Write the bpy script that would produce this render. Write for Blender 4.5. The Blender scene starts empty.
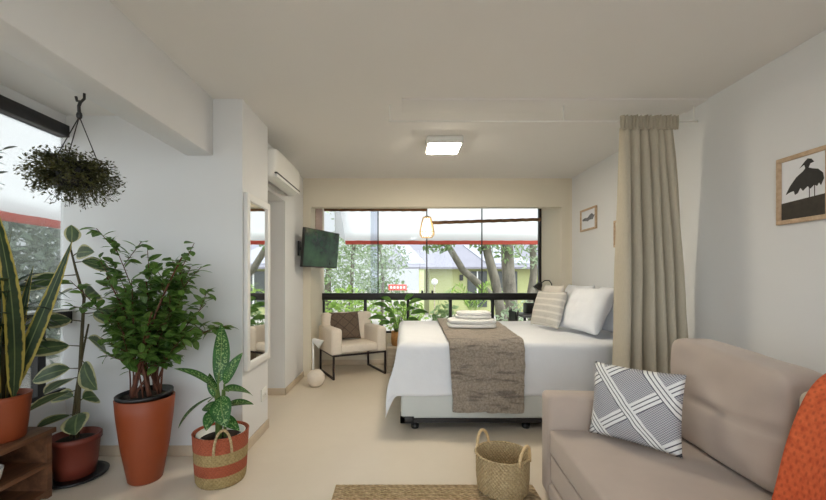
import bpy, bmesh, math, random
from mathutils import Vector, Matrix, noise
R = math.radians
V = Vector
rnd = random.Random(7)
scn = bpy.context.scene
COL = scn.collection

# ------------------------------------------------------------------ materials
def lin(c):
    out = []
    for v in c:
        v = v / 255.0
        out.append(v / 12.92 if v <= 0.04045 else ((v + 0.055) / 1.055) ** 2.4)
    return out + [1.0]

class NT:
    def __init__(s, name):
        s.m = bpy.data.materials.new(name); s.m.use_nodes = True
        s.t = s.m.node_tree; s.t.nodes.clear()
        s.out = s.n('ShaderNodeOutputMaterial')
    def n(s, typ, **kw):
        nd = s.t.nodes.new(typ)
        for k, v in kw.items():
            setattr(nd, k, v)
        return nd
    def l(s, a, b): s.t.links.new(a, b)
    def math(s, op, a, b=None, c=None):
        nd = s.n('ShaderNodeMath', operation=op)
        for i, v in enumerate((a, b, c)):
            if v is None: continue
            if isinstance(v, (int, float)): nd.inputs[i].default_value = v
            else: s.l(v, nd.inputs[i])
        return nd.outputs[0]
    def mix(s, f, a, b):
        nd = s.n('ShaderNodeMix', data_type='RGBA')
        if isinstance(f, (int, float)): nd.inputs[0].default_value = f
        else: s.l(f, nd.inputs[0])
        for i, v in ((6, a), (7, b)):
            if isinstance(v, (list, tuple)): nd.inputs[i].default_value = v
            else: s.l(v, nd.inputs[i])
        return nd.outputs[2]
    def noise(s, scale, detail=4, coord=None, stretch=None, rough=.55):
        tc = coord
        if tc is None:
            tc = s.n('ShaderNodeTexCoord').outputs['Object']
        if stretch:
            mp = s.n('ShaderNodeMapping'); mp.inputs['Scale'].default_value = stretch
            s.l(tc, mp.inputs[0]); tc = mp.outputs[0]
        nd = s.n('ShaderNodeTexNoise'); nd.inputs['Scale'].default_value = scale
        nd.inputs['Detail'].default_value = detail; nd.inputs['Roughness'].default_value = rough
        s.l(tc, nd.inputs['Vector'])
        return nd.outputs['Fac']
    def ramp(s, f, lo, hi):
        nd = s.n('ShaderNodeMapRange'); nd.inputs[1].default_value = lo; nd.inputs[2].default_value = hi
        s.l(f, nd.inputs[0]); return nd.outputs[0]
    def bsdf(s, color, rough=.6, bump=None, bstr=.2, bdist=.01, **kw):
        p = s.n('ShaderNodeBsdfPrincipled')
        if isinstance(color, (list, tuple)): p.inputs['Base Color'].default_value = color
        else: s.l(color, p.inputs['Base Color'])
        if isinstance(rough, (int, float)): p.inputs['Roughness'].default_value = rough
        else: s.l(rough, p.inputs['Roughness'])
        for k, v in kw.items():
            p.inputs[k.replace('_', ' ')].default_value = v
        if bump is not None:
            b = s.n('ShaderNodeBump'); b.inputs['Strength'].default_value = bstr
            b.inputs['Distance'].default_value = bdist
            s.l(bump, b.inputs['Height']); s.l(b.outputs[0], p.inputs['Normal'])
        s.l(p.outputs[0], s.out.inputs[0])
        return p

def simple(name, c, rough=.6, var=.06, scale=6, bump=0, bscale=60, stretch=None, **kw):
    t = NT(name)
    f = t.noise(scale, 3, stretch=stretch)
    c2 = [min(1, v * (1 + var)) for v in lin(c)[:3]] + [1]
    c1 = [v * (1 - var) for v in lin(c)[:3]] + [1]
    col = t.mix(t.ramp(f, .3, .7), c1, c2)
    b = t.noise(bscale, 3, stretch=stretch) if bump else None
    t.bsdf(col, rough, b, bump, .004, **kw)
    return t.m

MT = {}
MT['wall'] = simple('wall_paint', (228, 229, 230), .75, .012, 2, .06, 180)
MT['wallback'] = simple('cream_wall_paint', (224, 216, 198), .75, .012, 2, .06, 180)
MT['ceil'] = simple('ceiling_paint', (229, 227, 224), .85, .012, 1.5, .05, 150)
MT['base'] = simple('baseboard_stone', (204, 188, 166), .4, .05, 12)
MT['white'] = simple('white_plastic', (236, 236, 232), .3, .01)
MT['whitewood'] = simple('white_frame_lacquer', (240, 240, 238), .35, .01)
MT['black'] = simple('black_metal', (28, 26, 27), .45, .1, 20)
MT['blackplastic'] = simple('black_plastic', (22, 22, 24), .4, .05, 20)
MT['brownmetal'] = simple('dark_brown_metal', (38, 26, 26), .4, .08, 20)
MT['terracotta'] = simple('terracotta_plastic', (142, 66, 33), .5, .06, 5)
MT['terradark'] = simple('brown_terracotta', (118, 52, 38), .5, .08, 6)
MT['soil'] = simple('potting_soil', (46, 34, 26), .95, .35, 60, .8, 120)
MT['stem'] = simple('plant_stem', (74, 66, 40), .7, .2, 40)
MT['stemred'] = simple('red_brown_stem', (92, 52, 36), .7, .2, 40)
MT['stemgreen'] = simple('green_stem', (96, 122, 58), .6, .15, 30)
MT['cream'] = simple('cream_upholstery', (232, 221, 207), .9, .03, 30, .25, 400)
MT['mattress'] = simple('pale_grey_leatherette', (206, 210, 208), .5, .02, 8, .05, 200)
MT['cotton'] = simple('white_cotton', (232, 235, 241), .9, .012, 10, 1.0, 7)
MT['towel'] = simple('white_terry', (240, 240, 238), .95, .02, 60, .8, 350)
MT['creamcotton'] = simple('cream_cotton', (234, 226, 216), .9, .012, 10, .12, 14)
MT['linen'] = simple('beige_linen', (186, 178, 160), .9, .05, 200, .2, 300, stretch=(1, 1, .15))
MT['sofa'] = simple('taupe_suede', (184, 168, 156), .85, .06, 4, .12, 300, Sheen_Weight=.25)
MT['sofalight'] = simple('pale_taupe_suede', (206, 192, 176), .85, .04, 4, .12, 300)
MT['wood'] = None
def wood(name, a, b, scale=3, stretch=(1, 8, 8), rough=.5):
    t = NT(name)
    f = t.noise(scale, 6, stretch=stretch)
    t.bsdf(t.mix(t.ramp(f, .35, .65), lin(a), lin(b)), rough, f, .15)
    return t.m
MT['wood'] = wood('walnut_wood', (92, 60, 42), (128, 88, 62), 3, (8, 1, 8))
MT['oak'] = wood('light_oak', (182, 154, 124), (204, 178, 148), 5, (1, 8, 8))
MT['bamboo'] = wood('bamboo', (92, 62, 40), (150, 110, 72), 6, (1, 10, 10))
MT['rattan'] = wood('pale_rattan', (206, 176, 128), (226, 198, 152), 6)
MT['greywood'] = wood('grey_beige_stool', (158, 144, 124), (182, 168, 148), 4)
MT['paper'] = simple('print_paper', (232, 234, 238), .5, .01)
MT['ink'] = simple('dark_ink', (30, 30, 30), .6, .3, 40)
MT['inkground'] = simple('dark_ground_print', (48, 42, 34), .6, .3, 40)
MT['inkgrey'] = simple('grey_ink', (112, 114, 118), .6, .3, 30)

def floor_mat():
    t = NT('polished_beige_floor')
    f = t.noise(1.6, 6); g = t.noise(9, 4)
    c = t.mix(t.ramp(f, .1, .9), lin((220, 208, 190)), lin((232, 221, 205)))
    c = t.mix(t.math('MULTIPLY', t.ramp(g, .1, .9), .12), c, lin((200, 186, 166)))
    r = t.n('ShaderNodeMapRange'); r.inputs[3].default_value = .32; r.inputs[4].default_value = .42
    t.l(f, r.inputs[0])
    t.bsdf(c, r.outputs[0])
    return t.m
MT['floor'] = floor_mat()

def emis(name, c, s):
    t = NT(name)
    e = t.n('ShaderNodeEmission'); e.inputs[0].default_value = c; e.inputs[1].default_value = s
    t.l(e.outputs[0], t.out.inputs[0]); return t.m
def glass(name, tint, refl=.06):
    t = NT(name)
    tr = t.n('ShaderNodeBsdfTransparent'); tr.inputs[0].default_value = tint
    gl = t.n('ShaderNodeBsdfGlossy'); gl.inputs['Roughness'].default_value = .02
    fr = t.n('ShaderNodeFresnel'); fr.inputs[0].default_value = 1.45
    mx = t.n('ShaderNodeMixShader')
    t.l(t.math('MULTIPLY', fr.outputs[0], .5), mx.inputs[0])
    t.l(tr.outputs[0], mx.inputs[1]); t.l(gl.outputs[0], mx.inputs[2])
    t.l(mx.outputs[0], t.out.inputs[0]); return t.m
MT['glass'] = glass('window_glass', (.97, .985, .98, 1))
MT['glasstint'] = glass('overlapping_glass', (.80, .82, .88, 1))
def mirror_mat():
    t = NT('mirror_silver'); t.bsdf([.9, .91, .9, 1], .02, Metallic=1.0); return t.m
MT['mirror'] = mirror_mat()
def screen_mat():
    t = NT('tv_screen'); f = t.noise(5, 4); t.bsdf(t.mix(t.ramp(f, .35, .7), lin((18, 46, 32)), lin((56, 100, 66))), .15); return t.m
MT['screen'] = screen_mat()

def translucent(name, c, mixf=.5):
    t = NT(name)
    d = t.n('ShaderNodeBsdfDiffuse'); d.inputs[0].default_value = lin(c)
    tr = t.n('ShaderNodeBsdfTranslucent'); tr.inputs[0].default_value = lin(c)
    mx = t.n('ShaderNodeMixShader'); mx.inputs[0].default_value = mixf
    t.l(d.outputs[0], mx.inputs[1]); t.l(tr.outputs[0], mx.inputs[2]); t.l(mx.outputs[0], t.out.inputs[0])
    return t.m
MT['awning'] = translucent('white_awning_canvas', (254, 254, 254), .78)
MT['valance'] = translucent('red_valance', (226, 128, 112), .6)

def leafmat(name, a, b, edge=None, edge0=.75, speck=None, transl=.3, rough=.4):
    """UV: u = 0..1 across, v = 0..1 along the blade."""
    t = NT(name)
    uv = t.n('ShaderNodeUVMap').outputs[0]
    sep = t.n('ShaderNodeSeparateXYZ'); t.l(uv, sep.inputs[0])
    au = t.math('ABSOLUTE', t.math('MULTIPLY_ADD', sep.outputs[0], 2.0, -1.0))
    f = t.noise(14, 3)
    c = t.mix(t.ramp(f, .3, .7), lin(a), lin(b))
    rib = t.math('LESS_THAN', au, .07)
    c = t.mix(t.math('MULTIPLY', rib, .35), c, lin((170, 186, 120)))
    if speck:
        n = t.noise(95, 2)
        m = t.math('MULTIPLY', t.ramp(n, .53, .60), t.math('LESS_THAN', au, .72))
        c = t.mix(m, c, lin(speck))
    if edge:
        n = t.noise(22, 3)
        e = t.ramp(t.math('ADD', au, t.math('MULTIPLY_ADD', n, .5, -.25)), edge0 - .05, edge0 + .05)
        c = t.mix(e, c, lin(edge))
    p = t.bsdf(c, rough)
    if transl:
        tr = t.n('ShaderNodeBsdfTranslucent'); t.l(c, tr.inputs[0])
        mx = t.n('ShaderNodeMixShader'); mx.inputs[0].default_value = transl
        t.l(p.outputs[0], mx.inputs[1]); t.l(tr.outputs[0], mx.inputs[2]); t.l(mx.outputs[0], t.out.inputs[0])
    return t.m
MT['bushleaf'] = leafmat('glossy_green_leaf', (60, 96, 42), (118, 156, 72), transl=.4)
MT['hangleaf'] = leafmat('small_olive_leaf', (50, 52, 30), (84, 82, 48))
MT['rubberleaf'] = leafmat('variegated_leaf', (50, 74, 46), (88, 106, 72), (186, 182, 138), .74)
MT['snakeleaf'] = leafmat('snake_leaf', (36, 56, 38), (62, 82, 52), (180, 164, 80), .72)
MT['darkleaf'] = leafmat('dark_strap_leaf', (26, 44, 30), (48, 70, 40))
MT['dieffleaf'] = leafmat('speckled_leaf', (36, 82, 38), (60, 114, 50), None, .9, (150, 182, 116))
MT['lilyleaf'] = leafmat('lily_leaf', (66, 116, 50), (128, 170, 86))
MT['treeleaf'] = leafmat('tree_leaf', (88, 116, 70), (150, 172, 118), transl=.4)
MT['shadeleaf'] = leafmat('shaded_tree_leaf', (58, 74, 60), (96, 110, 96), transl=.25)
MT['paleleaf'] = leafmat('pale_tree_leaf', (118, 142, 104), (186, 198, 170), transl=.4)
MT['shrubleaf'] = leafmat('bright_shrub_leaf', (116, 158, 60), (184, 210, 110), transl=.4)
MT['bark'] = simple('grey_bark', (106, 100, 88), .9, .4, 9, .9, 30, stretch=(1, 1, .3))

def weave(name, a, b, sc=90, bands=None, rough=.85):
    """woven fibre; bands = list of (z0, z1, colour) painted in object space height."""
    t = NT(name)
    tc = t.n('ShaderNodeTexCoord').outputs['Object']
    sep = t.n('ShaderNodeSeparateXYZ'); t.l(tc, sep.inputs[0])
    ang = t.math('ARCTAN2', sep.outputs[1], sep.outputs[0])
    s1 = t.math('SINE', t.math('MULTIPLY', ang, 46))
    row = t.math('MULTIPLY', sep.outputs[2], sc * 2.2)
    s2 = t.math('SINE', row)
    k = t.math('MULTIPLY', s1, s2)
    f = t.noise(70, 3)
    c = t.mix(t.ramp(f, .3, .7), lin(a), lin(b))
    c = t.mix(t.math('MULTIPLY', t.ramp(k, .2, 1.0), .35), c, [v * .45 for v in lin(a)[:3]] + [1])
    if bands:
        for z0, z1, bc in bands:
            m = t.math('MULTIPLY', t.math('GREATER_THAN', sep.outputs[2], z0), t.math('LESS_THAN', sep.outputs[2], z1))
            bcol = t.mix(t.math('MULTIPLY', t.ramp(k, .2, 1.0), .35), lin(bc), [v * .5 for v in lin(bc)[:3]] + [1])
            c = t.mix(m, c, bcol)
    t.bsdf(c, rough, k, .6, .006)
    return t.m
MT['seagrass'] = weave('woven_seagrass', (170, 146, 106), (204, 182, 142), 120)
MT['stripebasket'] = weave('striped_woven_basket', (150, 128, 84), (182, 160, 112), 110,
                           [(.075, .145, (164, 82, 54)), (.215, .40, (168, 86, 58))])
MT['potbasket'] = weave('small_woven_pot', (172, 118, 62), (206, 154, 92), 130)
def rug_mat():
    t = NT('braided_jute')
    tc = t.n('ShaderNodeTexCoord').outputs['Object']
    sep = t.n('ShaderNodeSeparateXYZ'); t.l(tc, sep.inputs[0])
    s = t.math('SINE', t.math('MULTIPLY', sep.outputs[1], 210))
    s2 = t.math('SINE', t.math('MULTIPLY_ADD', sep.outputs[0], 160, t.math('MULTIPLY', sep.outputs[1], 300)))
    k = t.math('ADD', s, s2)
    f = t.noise(40, 4)
    c = t.mix(t.ramp(f, .3, .7), lin((176, 150, 112)), lin((224, 200, 162)))
    c = t.mix(t.math('MULTIPLY', t.ramp(k, .4, 2), .5), c, lin((96, 76, 50)))
    t.bsdf(c, .95, k, .8, .008); return t.m
MT['rug'] = rug_mat()
def fur_mat():
    t = NT('taupe_fur')
    tc = t.n('ShaderNodeTexCoord').outputs['Generated']
    tc0 = t.n('ShaderNodeTexCoord').outputs['Object']
    f = t.noise(60, 5, stretch=(1, 1, 1)); g = t.noise(4.5, 5, coord=tc0, stretch=(1.1, 3.0, 6.0))
    c = t.mix(t.ramp(f, .3, .7), lin((144, 128, 110)), lin((200, 184, 164)))
    c = t.mix(t.math('MULTIPLY', t.ramp(g, .55, .66), .7), c, lin((84, 68, 54)))  # stretched noise paints the shade of creases into the fur colour
    t.bsdf(c, .95, t.noise(220, 4), 1.0, .02, Sheen_Weight=.5); return t.m
MT['fur'] = fur_mat()
def knit_mat():
    t = NT('orange_waffle_knit')
    uv = t.n('ShaderNodeUVMap').outputs[0]
    sep = t.n('ShaderNodeSeparateXYZ'); t.l(uv, sep.inputs[0])
    a = t.math('SINE', t.math('MULTIPLY', sep.outputs[0], 150)); b = t.math('SINE', t.math('MULTIPLY', sep.outputs[1], 330))
    k = t.math('MULTIPLY', a, b)
    f = t.noise(50, 3)
    c = t.mix(t.ramp(f, .3, .7), lin((196, 84, 44)), lin((222, 108, 62)))
    c = t.mix(t.math('MULTIPLY', t.ramp(k, .2, 1), .5), c, lin((150, 56, 28)))
    t.bsdf(c, .9, k, -.8, .01); return t.m
MT['knit'] = knit_mat()
def stripe_mat():
    t = NT('ribbed_striped_cushion')
    uv = t.n('ShaderNodeUVMap').outputs[0]
    sep = t.n('ShaderNodeSeparateXYZ'); t.l(uv, sep.inputs[0])
    w = t.math('FRACT', t.math('MULTIPLY', sep.outputs[1], 5.5))
    m = t.math('LESS_THAN', w, .3)
    f = t.noise(140, 3)
    c = t.mix(t.ramp(f, .3, .7), lin((186, 182, 174)), lin((206, 203, 196)))
    c = t.mix(m, c, lin((216, 212, 204)))
    t.bsdf(c, .9, t.math('ADD', t.math('SINE', t.math('MULTIPLY', sep.outputs[1], 170)), f), .3, .004); return t.m
MT['stripe'] = stripe_mat()
def geo_mat():
    t = NT('geometric_lattice_fabric')
    uv = t.n('ShaderNodeUVMap').outputs[0]
    sep = t.n('ShaderNodeSeparateXYZ'); t.l(uv, sep.inputs[0])
    u, v = sep.outputs[0], sep.outputs[1]
    dot = t.math('MULTIPLY', t.math('SINE', t.math('MULTIPLY', u, 210)), t.math('SINE', t.math('MULTIPLY', v, 210)))
    c = t.mix(t.math('GREATER_THAN', dot, .0), lin((128, 128, 136)), lin((200, 199, 202)))
    def band(expr, c):
        w = t.math('FRACT', expr)
        inb = t.math('LESS_THAN', w, .27)
        ln = t.math('FRACT', t.math('MULTIPLY', w, 11.1))
        sep_ = t.math('LESS_THAN', ln, .26)
        col = t.mix(sep_, lin((238, 238, 236)), lin((78, 78, 88)))
        return t.mix(inb, c, col)
    c = band(t.math('ADD', t.math('MULTIPLY', t.math('ADD', t.math('MULTIPLY', u, -.85), v), 1.4), 4.13), c)
    c = band(t.math('ADD', t.math('MULTIPLY', t.math('ADD', t.math('MULTIPLY', u, 1.3), v), 1.3), .77), c)
    t.bsdf(c, .9, t.noise(200, 2), .2); return t.m
MT['geo'] = geo_mat()
def brown_cushion():
    t = NT('brown_quilted_fabric')
    uv = t.n('ShaderNodeUVMap').outputs[0]
    sep = t.n('ShaderNodeSeparateXYZ'); t.l(uv, sep.inputs[0])
    a = t.math('LESS_THAN', t.math('FRACT', t.math('MULTIPLY', t.math('ADD', sep.outputs[0], sep.outputs[1]), 2.5)), .06)
    b = t.math('LESS_THAN', t.math('FRACT', t.math('MULTIPLY', t.math('SUBTRACT', sep.outputs[0], sep.outputs[1]), 2.5)), .06)
    k = t.math('MAXIMUM', a, b)
    f = t.noise(90, 3)
    c = t.mix(t.ramp(f, .3, .7), lin((92, 78, 66)), lin((116, 100, 86)))
    c = t.mix(k, c, lin((64, 52, 44)))
    t.bsdf(c, .9, f, .3); return t.m
MT['brown'] = brown_cushion()
def woven_panel():
    t = NT('woven_cane')
    tc = t.n('ShaderNodeTexCoord').outputs['Object']
    ck = t.n('ShaderNodeTexChecker'); ck.inputs[3].default_value = 34
    ck.inputs[1].default_value = lin((214, 196, 182)); ck.inputs[2].default_value = lin((164, 122, 108))
    t.l(tc, ck.inputs[0]); t.bsdf(ck.outputs[0], .8); return t.m
MT['cane'] = woven_panel()

# ------------------------------------------------------------------ mesh helpers
W = {}
class MB:
    def __init__(s, M=None):
        s.bm = bmesh.new(); s.uv = s.bm.loops.layers.uv.new('UVMap'); s.M = M or Matrix()
    def raw(s, verts, faces, uvs=None, smooth=True):
        vs = [s.bm.verts.new(s.M @ V(v)) for v in verts]
        for f in faces:
            if len(set(f)) < 3: continue
            try: fc = s.bm.faces.new([vs[i] for i in f])
            except ValueError: continue
            fc.smooth = smooth
            if uvs:
                for lp, i in zip(fc.loops, f): lp[s.uv].uv = uvs[i]
        return vs
    def _merge(s, b, smooth):
        b.verts.index_update()
        s.raw([v.co.copy() for v in b.verts], [[v.index for v in f.verts] for f in b.faces], None, smooth)
        b.free()
    def box(s, x0, x1, y0, y1, z0, z1, bev=0, seg=2):
        b = bmesh.new(); bmesh.ops.create_cube(b, size=1)
        for v in b.verts:
            v.co = V(((x0 + x1) / 2 + v.co.x * (x1 - x0), (y0 + y1) / 2 + v.co.y * (y1 - y0), (z0 + z1) / 2 + v.co.z * (z1 - z0)))
        if bev: bmesh.ops.bevel(b, geom=list(b.edges), offset=bev, segments=seg, profile=.5, affect='EDGES')
        s._merge(b, bev > 0); return s
    def rbox(s, c, size, k=7, cuts=12, fn=None):
        """a soft rounded box; fn(p in -1..1, q world offset) may dent it."""
        b = bmesh.new(); bmesh.ops.create_cube(b, size=2)
        bmesh.ops.subdivide_edges(b, edges=list(b.edges), cuts=cuts, use_grid_fill=True)
        for v in b.verts:
            p = v.co.copy()
            n = (abs(p.x) ** k + abs(p.y) ** k + abs(p.z) ** k) ** (1 / k)
            q = p / n
            o = V((q.x * size[0] / 2, q.y * size[1] / 2, q.z * size[2] / 2))
            if fn: o = fn(q, o)
            v.co = V(c) + o
        s._merge(b, True); return s
    def grid(s, fn, nu, nv, closed=False, smooth=True):
        vs, uvs = [], []
        cu = nu if closed else nu + 1
        for j in range(nv + 1):
            for i in range(cu):
                vs.append(fn(i / nu, j / nv)); uvs.append((i / nu, j / nv))
        fs = []
        for j in range(nv):
            for i in range(nu):
                a = j * cu + i; b = j * cu + (i + 1) % cu
                fs.append([a, b, b + cu, a + cu])
        s.raw(vs, fs, uvs, smooth); return s
    def lathe(s, prof, c=(0, 0, 0), n=32, sx=1, sy=1):
        c = V(c); cu = n
        vs = []
        for r, z in prof:
            for i in range(n):
                a = 2 * math.pi * i / n
                vs.append(c + V((r * sx * math.cos(a), r * sy * math.sin(a), z)))
        fs = []
        for j in range(len(prof) - 1):
            for i in range(n):
                a = j * n + i; b = j * n + (i + 1) % n
                fs.append([a, b, b + n, a + n])
        if prof[0][0] > 1e-4: fs.append(list(range(n))[::-1])
        if prof[-1][0] > 1e-4: fs.append([(len(prof) - 1) * n + i for i in range(n)])
        s.raw(vs, fs); return s
    def tube(s, pts, r, n=8):
        pts = [V(p) for p in pts]
        rs = r if isinstance(r, (list, tuple)) else [r] * len(pts)
        vs = []; up = None
        for i, p in enumerate(pts):
            d = (pts[min(i + 1, len(pts) - 1)] - pts[max(i - 1, 0)]).normalized()
            if up is None:
                up = V((0, 0, 1)) if abs(d.z) < .9 else V((1, 0, 0))
            a = d.cross(up)
            if a.length < 1e-5: a = d.cross(V((1, 0, 0)))
            a.normalize(); b = a.cross(d).normalized(); up = b
            for k in range(n):
                t = 2 * math.pi * k / n
                vs.append(p + (a * math.cos(t) + b * math.sin(t)) * rs[i])
        fs = []
        for i in range(len(pts) - 1):
            for k in range(n):
                a = i * n + k; b = i * n + (k + 1) % n
                fs.append([a, b, b + n, a + n])
        fs.append(list(range(n))[::-1]); fs.append([(len(pts) - 1) * n + k for k in range(n)])
        s.raw(vs, fs); return s
    def ball(s, c, r, nu=20, nv=12):
        r = r if isinstance(r, (list, tuple)) else (r, r, r)
        c = V(c)
        prof = []
        vs, fs = [], []
        for j in range(nv + 1):
            th = math.pi * j / nv
            for i in range(nu):
                a = 2 * math.pi * i / nu
                vs.append(c + V((r[0] * math.sin(th) * math.cos(a), r[1] * math.sin(th) * math.sin(a), -r[2] * math.cos(th))))
        for j in range(nv):
            for i in range(nu):
                a = j * nu + i; b = j * nu + (i + 1) % nu
                fs.append([a, b, b + nu, a + nu])
        s.raw(vs, fs); return s
    def leaf(s, base, tip, width, side=None, sag=.15, n=8, shape=1.0, fold=.12):
        """blade from base to tip, arching by sag of its length; widest at shape-dependent point."""
        base, tip = V(base), V(tip)
        d = tip - base; L = d.length; dn = d.normalized()
        if side is None:
            side = dn.cross(V((0, 0, 1)))
            if side.length < .05: side = V((1, 0, 0))
        side = (side - dn * side.dot(dn)).normalized()
        nor = side.cross(dn).normalized()
        if nor.z < 0: nor = -nor
        vs, uvs = [], []
        for i in range(n + 1):
            t = i / n
            c = base + d * t + nor * (sag * L * 4 * t * (1 - t))
            w = width / 2 * max(.03, math.sin(math.pi * min(1, t ** shape)) ** .75 if t < 1 else .03)
            for k in (-1, 0, 1):
                vs.append(c + side * (w * k) + nor * (fold * w * abs(k))); uvs.append(((k + 1) / 2, t))
        fs = []
        for i in range(n):
            for k in (0, 1):
                a = i * 3 + k
                fs.append([a, a + 1, a + 4, a + 3])
        s.raw(vs, fs, uvs); return s
    def mini(s, p, d, side, L, w):
        """tiny leaf: two quads."""
        nor = side.cross(d)
        vs = [p, p + d * L * .45 + side * w / 2 + nor * w * .12, p + d * L, p + d * L * .45 - side * w / 2 + nor * w * .12]
        s.raw(vs, [[0, 1, 2, 3]], [(.5, 0), (1, .5), (.5, 1), (0, .5)])
    def build(s, name, mat, parent=None, weld=0):
        if weld: bmesh.ops.remove_doubles(s.bm, verts=list(s.bm.verts), dist=weld)
        bmesh.ops.recalc_face_normals(s.bm, faces=list(s.bm.faces))
        me = bpy.data.meshes.new(name)
        o = bpy.data.objects.new(name, me); COL.objects.link(o)
        if parent is not None:
            o.parent = parent; inv = W[parent].inverted(); W[o] = W[parent]
        else:
            xs = [v.co for v in s.bm.verts]
            c = V(((min(p.x for p in xs) + max(p.x for p in xs)) / 2, (min(p.y for p in xs) + max(p.y for p in xs)) / 2, min(p.z for p in xs)))
            o.location = c; W[o] = Matrix.Translation(c); inv = W[o].inverted()
        for v in s.bm.verts: v.co = inv @ v.co
        s.bm.to_mesh(me); s.bm.free()
        me.materials.append(MT[mat] if isinstance(mat, str) else mat)
        return o

def tag(o, label=None, cat=None, group=None, kind=None):
    if label: o['label'] = label
    if cat: o['category'] = cat
    if group: o['group'] = group
    if kind: o['kind'] = kind
    return o
def thing(name, loc, label, cat, group=None, rz=0):
    o = bpy.data.objects.new(name, None); COL.objects.link(o)
    o.empty_display_size = .05
    o.location = loc; o.rotation_euler = (0, 0, rz)
    W[o] = Matrix.Translation(V(loc)) @ Matrix.Rotation(rz, 4, 'Z')
    return tag(o, label, cat, group)
def struct(name, mb, mat, parent=None):
    o = mb.build(name, mat, parent)
    if parent is None: o['kind'] = 'structure'
    return o
def thick(o, t, off=0):
    m = o.modifiers.new('thickness', 'SOLIDIFY'); m.thickness = t; m.offset = off; return o
def frame(o, r, u):
    """matrix with local x = r, local z = u (up), y = backwards."""
    r = V(r).normalized(); u = V(u); u = (u - r * u.dot(r)).normalized(); b = u.cross(r)
    return Matrix(((r.x, b.x, u.x, o[0]), (r.y, b.y, u.y, o[1]), (r.z, b.z, u.z, o[2]), (0, 0, 0, 1)))
def pillow(mb, w, h, t, pin=.06, n=22, wr=.006, seed=0, pw=.42):
    """stuffed square cushion in local x,z with thickness along y; origin at bottom centre."""
    for sgn in (-1, 1):
        def fn(a, b):
            u, v = a * 2 - 1, b * 2 - 1
            x = w / 2 * u * (1 - pin * (1 - v * v)); z = h / 2 * v * (1 - pin * (1 - u * u))
            k = (max(0, 1 - u * u) * max(0, 1 - v * v)) ** pw
            y = sgn * t / 2 * k
            nn = noise.noise(V((u * 2.3 + seed, v * 2.3, sgn * 3))) * wr * 2 * k + noise.noise(V((u * 6 + seed, v * 3, sgn))) * wr * k
            return V((x, y + nn, h / 2 + z))
        mb.grid(fn, n, n)
    return mb

# ------------------------------------------------------------------ room shell
CE = 2.57; XR = 2.20; YF = 5.05; YG = 5.82; XL = -1.28; XW = -2.42; YM = 2.81; YB = -2.6
struct('floor', MB().box(-2.46, 2.35, YB - .15, 5.92, -.12, 0), 'floor')
c = MB(); c.box(-1.40, XR + .1, YB, YF + .02, CE, CE + .1); struct('ceiling', c, 'ceil')
struct('ceiling_balcony', MB().box(-2.46, -1.5, YB, YM + .02, 2.45, 2.52), 'ceil')
struct('ceiling_bay', MB().box(-1.4, XR + .1, YF + .10, 5.95, 2.45, 2.56), 'ceil')
struct('ceiling_hall', MB().box(-2.46, -1.40, 3.30, 4.30, 2.40, 2.5), 'ceil')
struct('roof', MB().box(-2.55, 2.4, YB - .3, 5.98, 2.68, 2.85), 'ceil')  # unseen slab added over all the ceilings to block light
struct('beam', MB().box(-1.55, -1.36, YB, YM, 2.16, 2.67, .006), 'wall')
struct('wall_right', MB().box(XR, XR + .15, YB - .15, 5.95, 0, 2.69), 'wall')
w = MB(); w.box(-2.46, -1.15, YM, 3.34, 0, 2.69); struct('wall_middle', w, 'wall')
w = MB(); w.box(-2.46, XL, 4.27, YF, 0, 2.69); w.box(-2.46, XL, YF, 5.92, 0, 2.69); w.box(-1.44, XL, 3.34, 4.27, 2.12, 2.69); w.box(-2.46, -2.40, 3.34, 4.27, 0, 2.69)
struct('wall_left', w, 'wall')
w = MB(); w.box(-1.18, 2.07, YF, YF + .12, 2.20, 2.69); w.box(XL, -1.18, YF, 5.92, 0, 2.69); w.box(2.07, XR, YF, 5.92, 0, 2.69)
w.box(-1.18, 2.07, 5.76, 5.92, 0, .46); w.box(-1.18, 2.07, 5.76, 5.92, 2.40, 2.69)
struct('wall_back', w, 'wallback')
w = MB(); w.box(-2.46, XW, YB, YM, 0, .46); w.box(-2.46, XW, YB, YM, 2.375, 2.69); w.box(-2.46, XW, YB, -2.2, .46, 2.375)
struct('wall_balcony', w, 'wall')
w = MB(); w.box(-2.46, -1.9, YB - .15, YB, 0, 2.69); w.box(1.9, 2.35, YB - .15, YB, 0, 2.69); w.box(-1.9, 1.9, YB - .15, YB, 2.35, 2.69)
struct('wall_front', w, 'wall')
# baseboards
bh = .075
struct('baseboard_middle', MB().box(XW, -1.14, YM - .012, YM, 0, bh, .003), 'base')
struct('baseboard_pier', MB().box(-1.15, -1.138, YM - .012, 3.345, 0, bh, .003), 'base')
struct('baseboard_hall', MB().box(-2.5, XL + .012, 4.258, 4.27, 0, bh, .003), 'base')
struct('baseboard_left', MB().box(XL, XL + .012, 4.258, YF, 0, bh, .003), 'base')
struct('baseboard_bay', MB().box(-1.18, 2.07, 5.748, 5.76, 0, bh, .003), 'base')
struct('baseboard_right', MB().box(XR - .012, XR, YB, YF, 0, bh, .003), 'base')
# shallow board and rail on the ceiling for the dividing curtain
struct('trim_1', MB().box(.0, XR, 2.80, 3.02, CE - .010, CE, .002), 'ceil')

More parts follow.
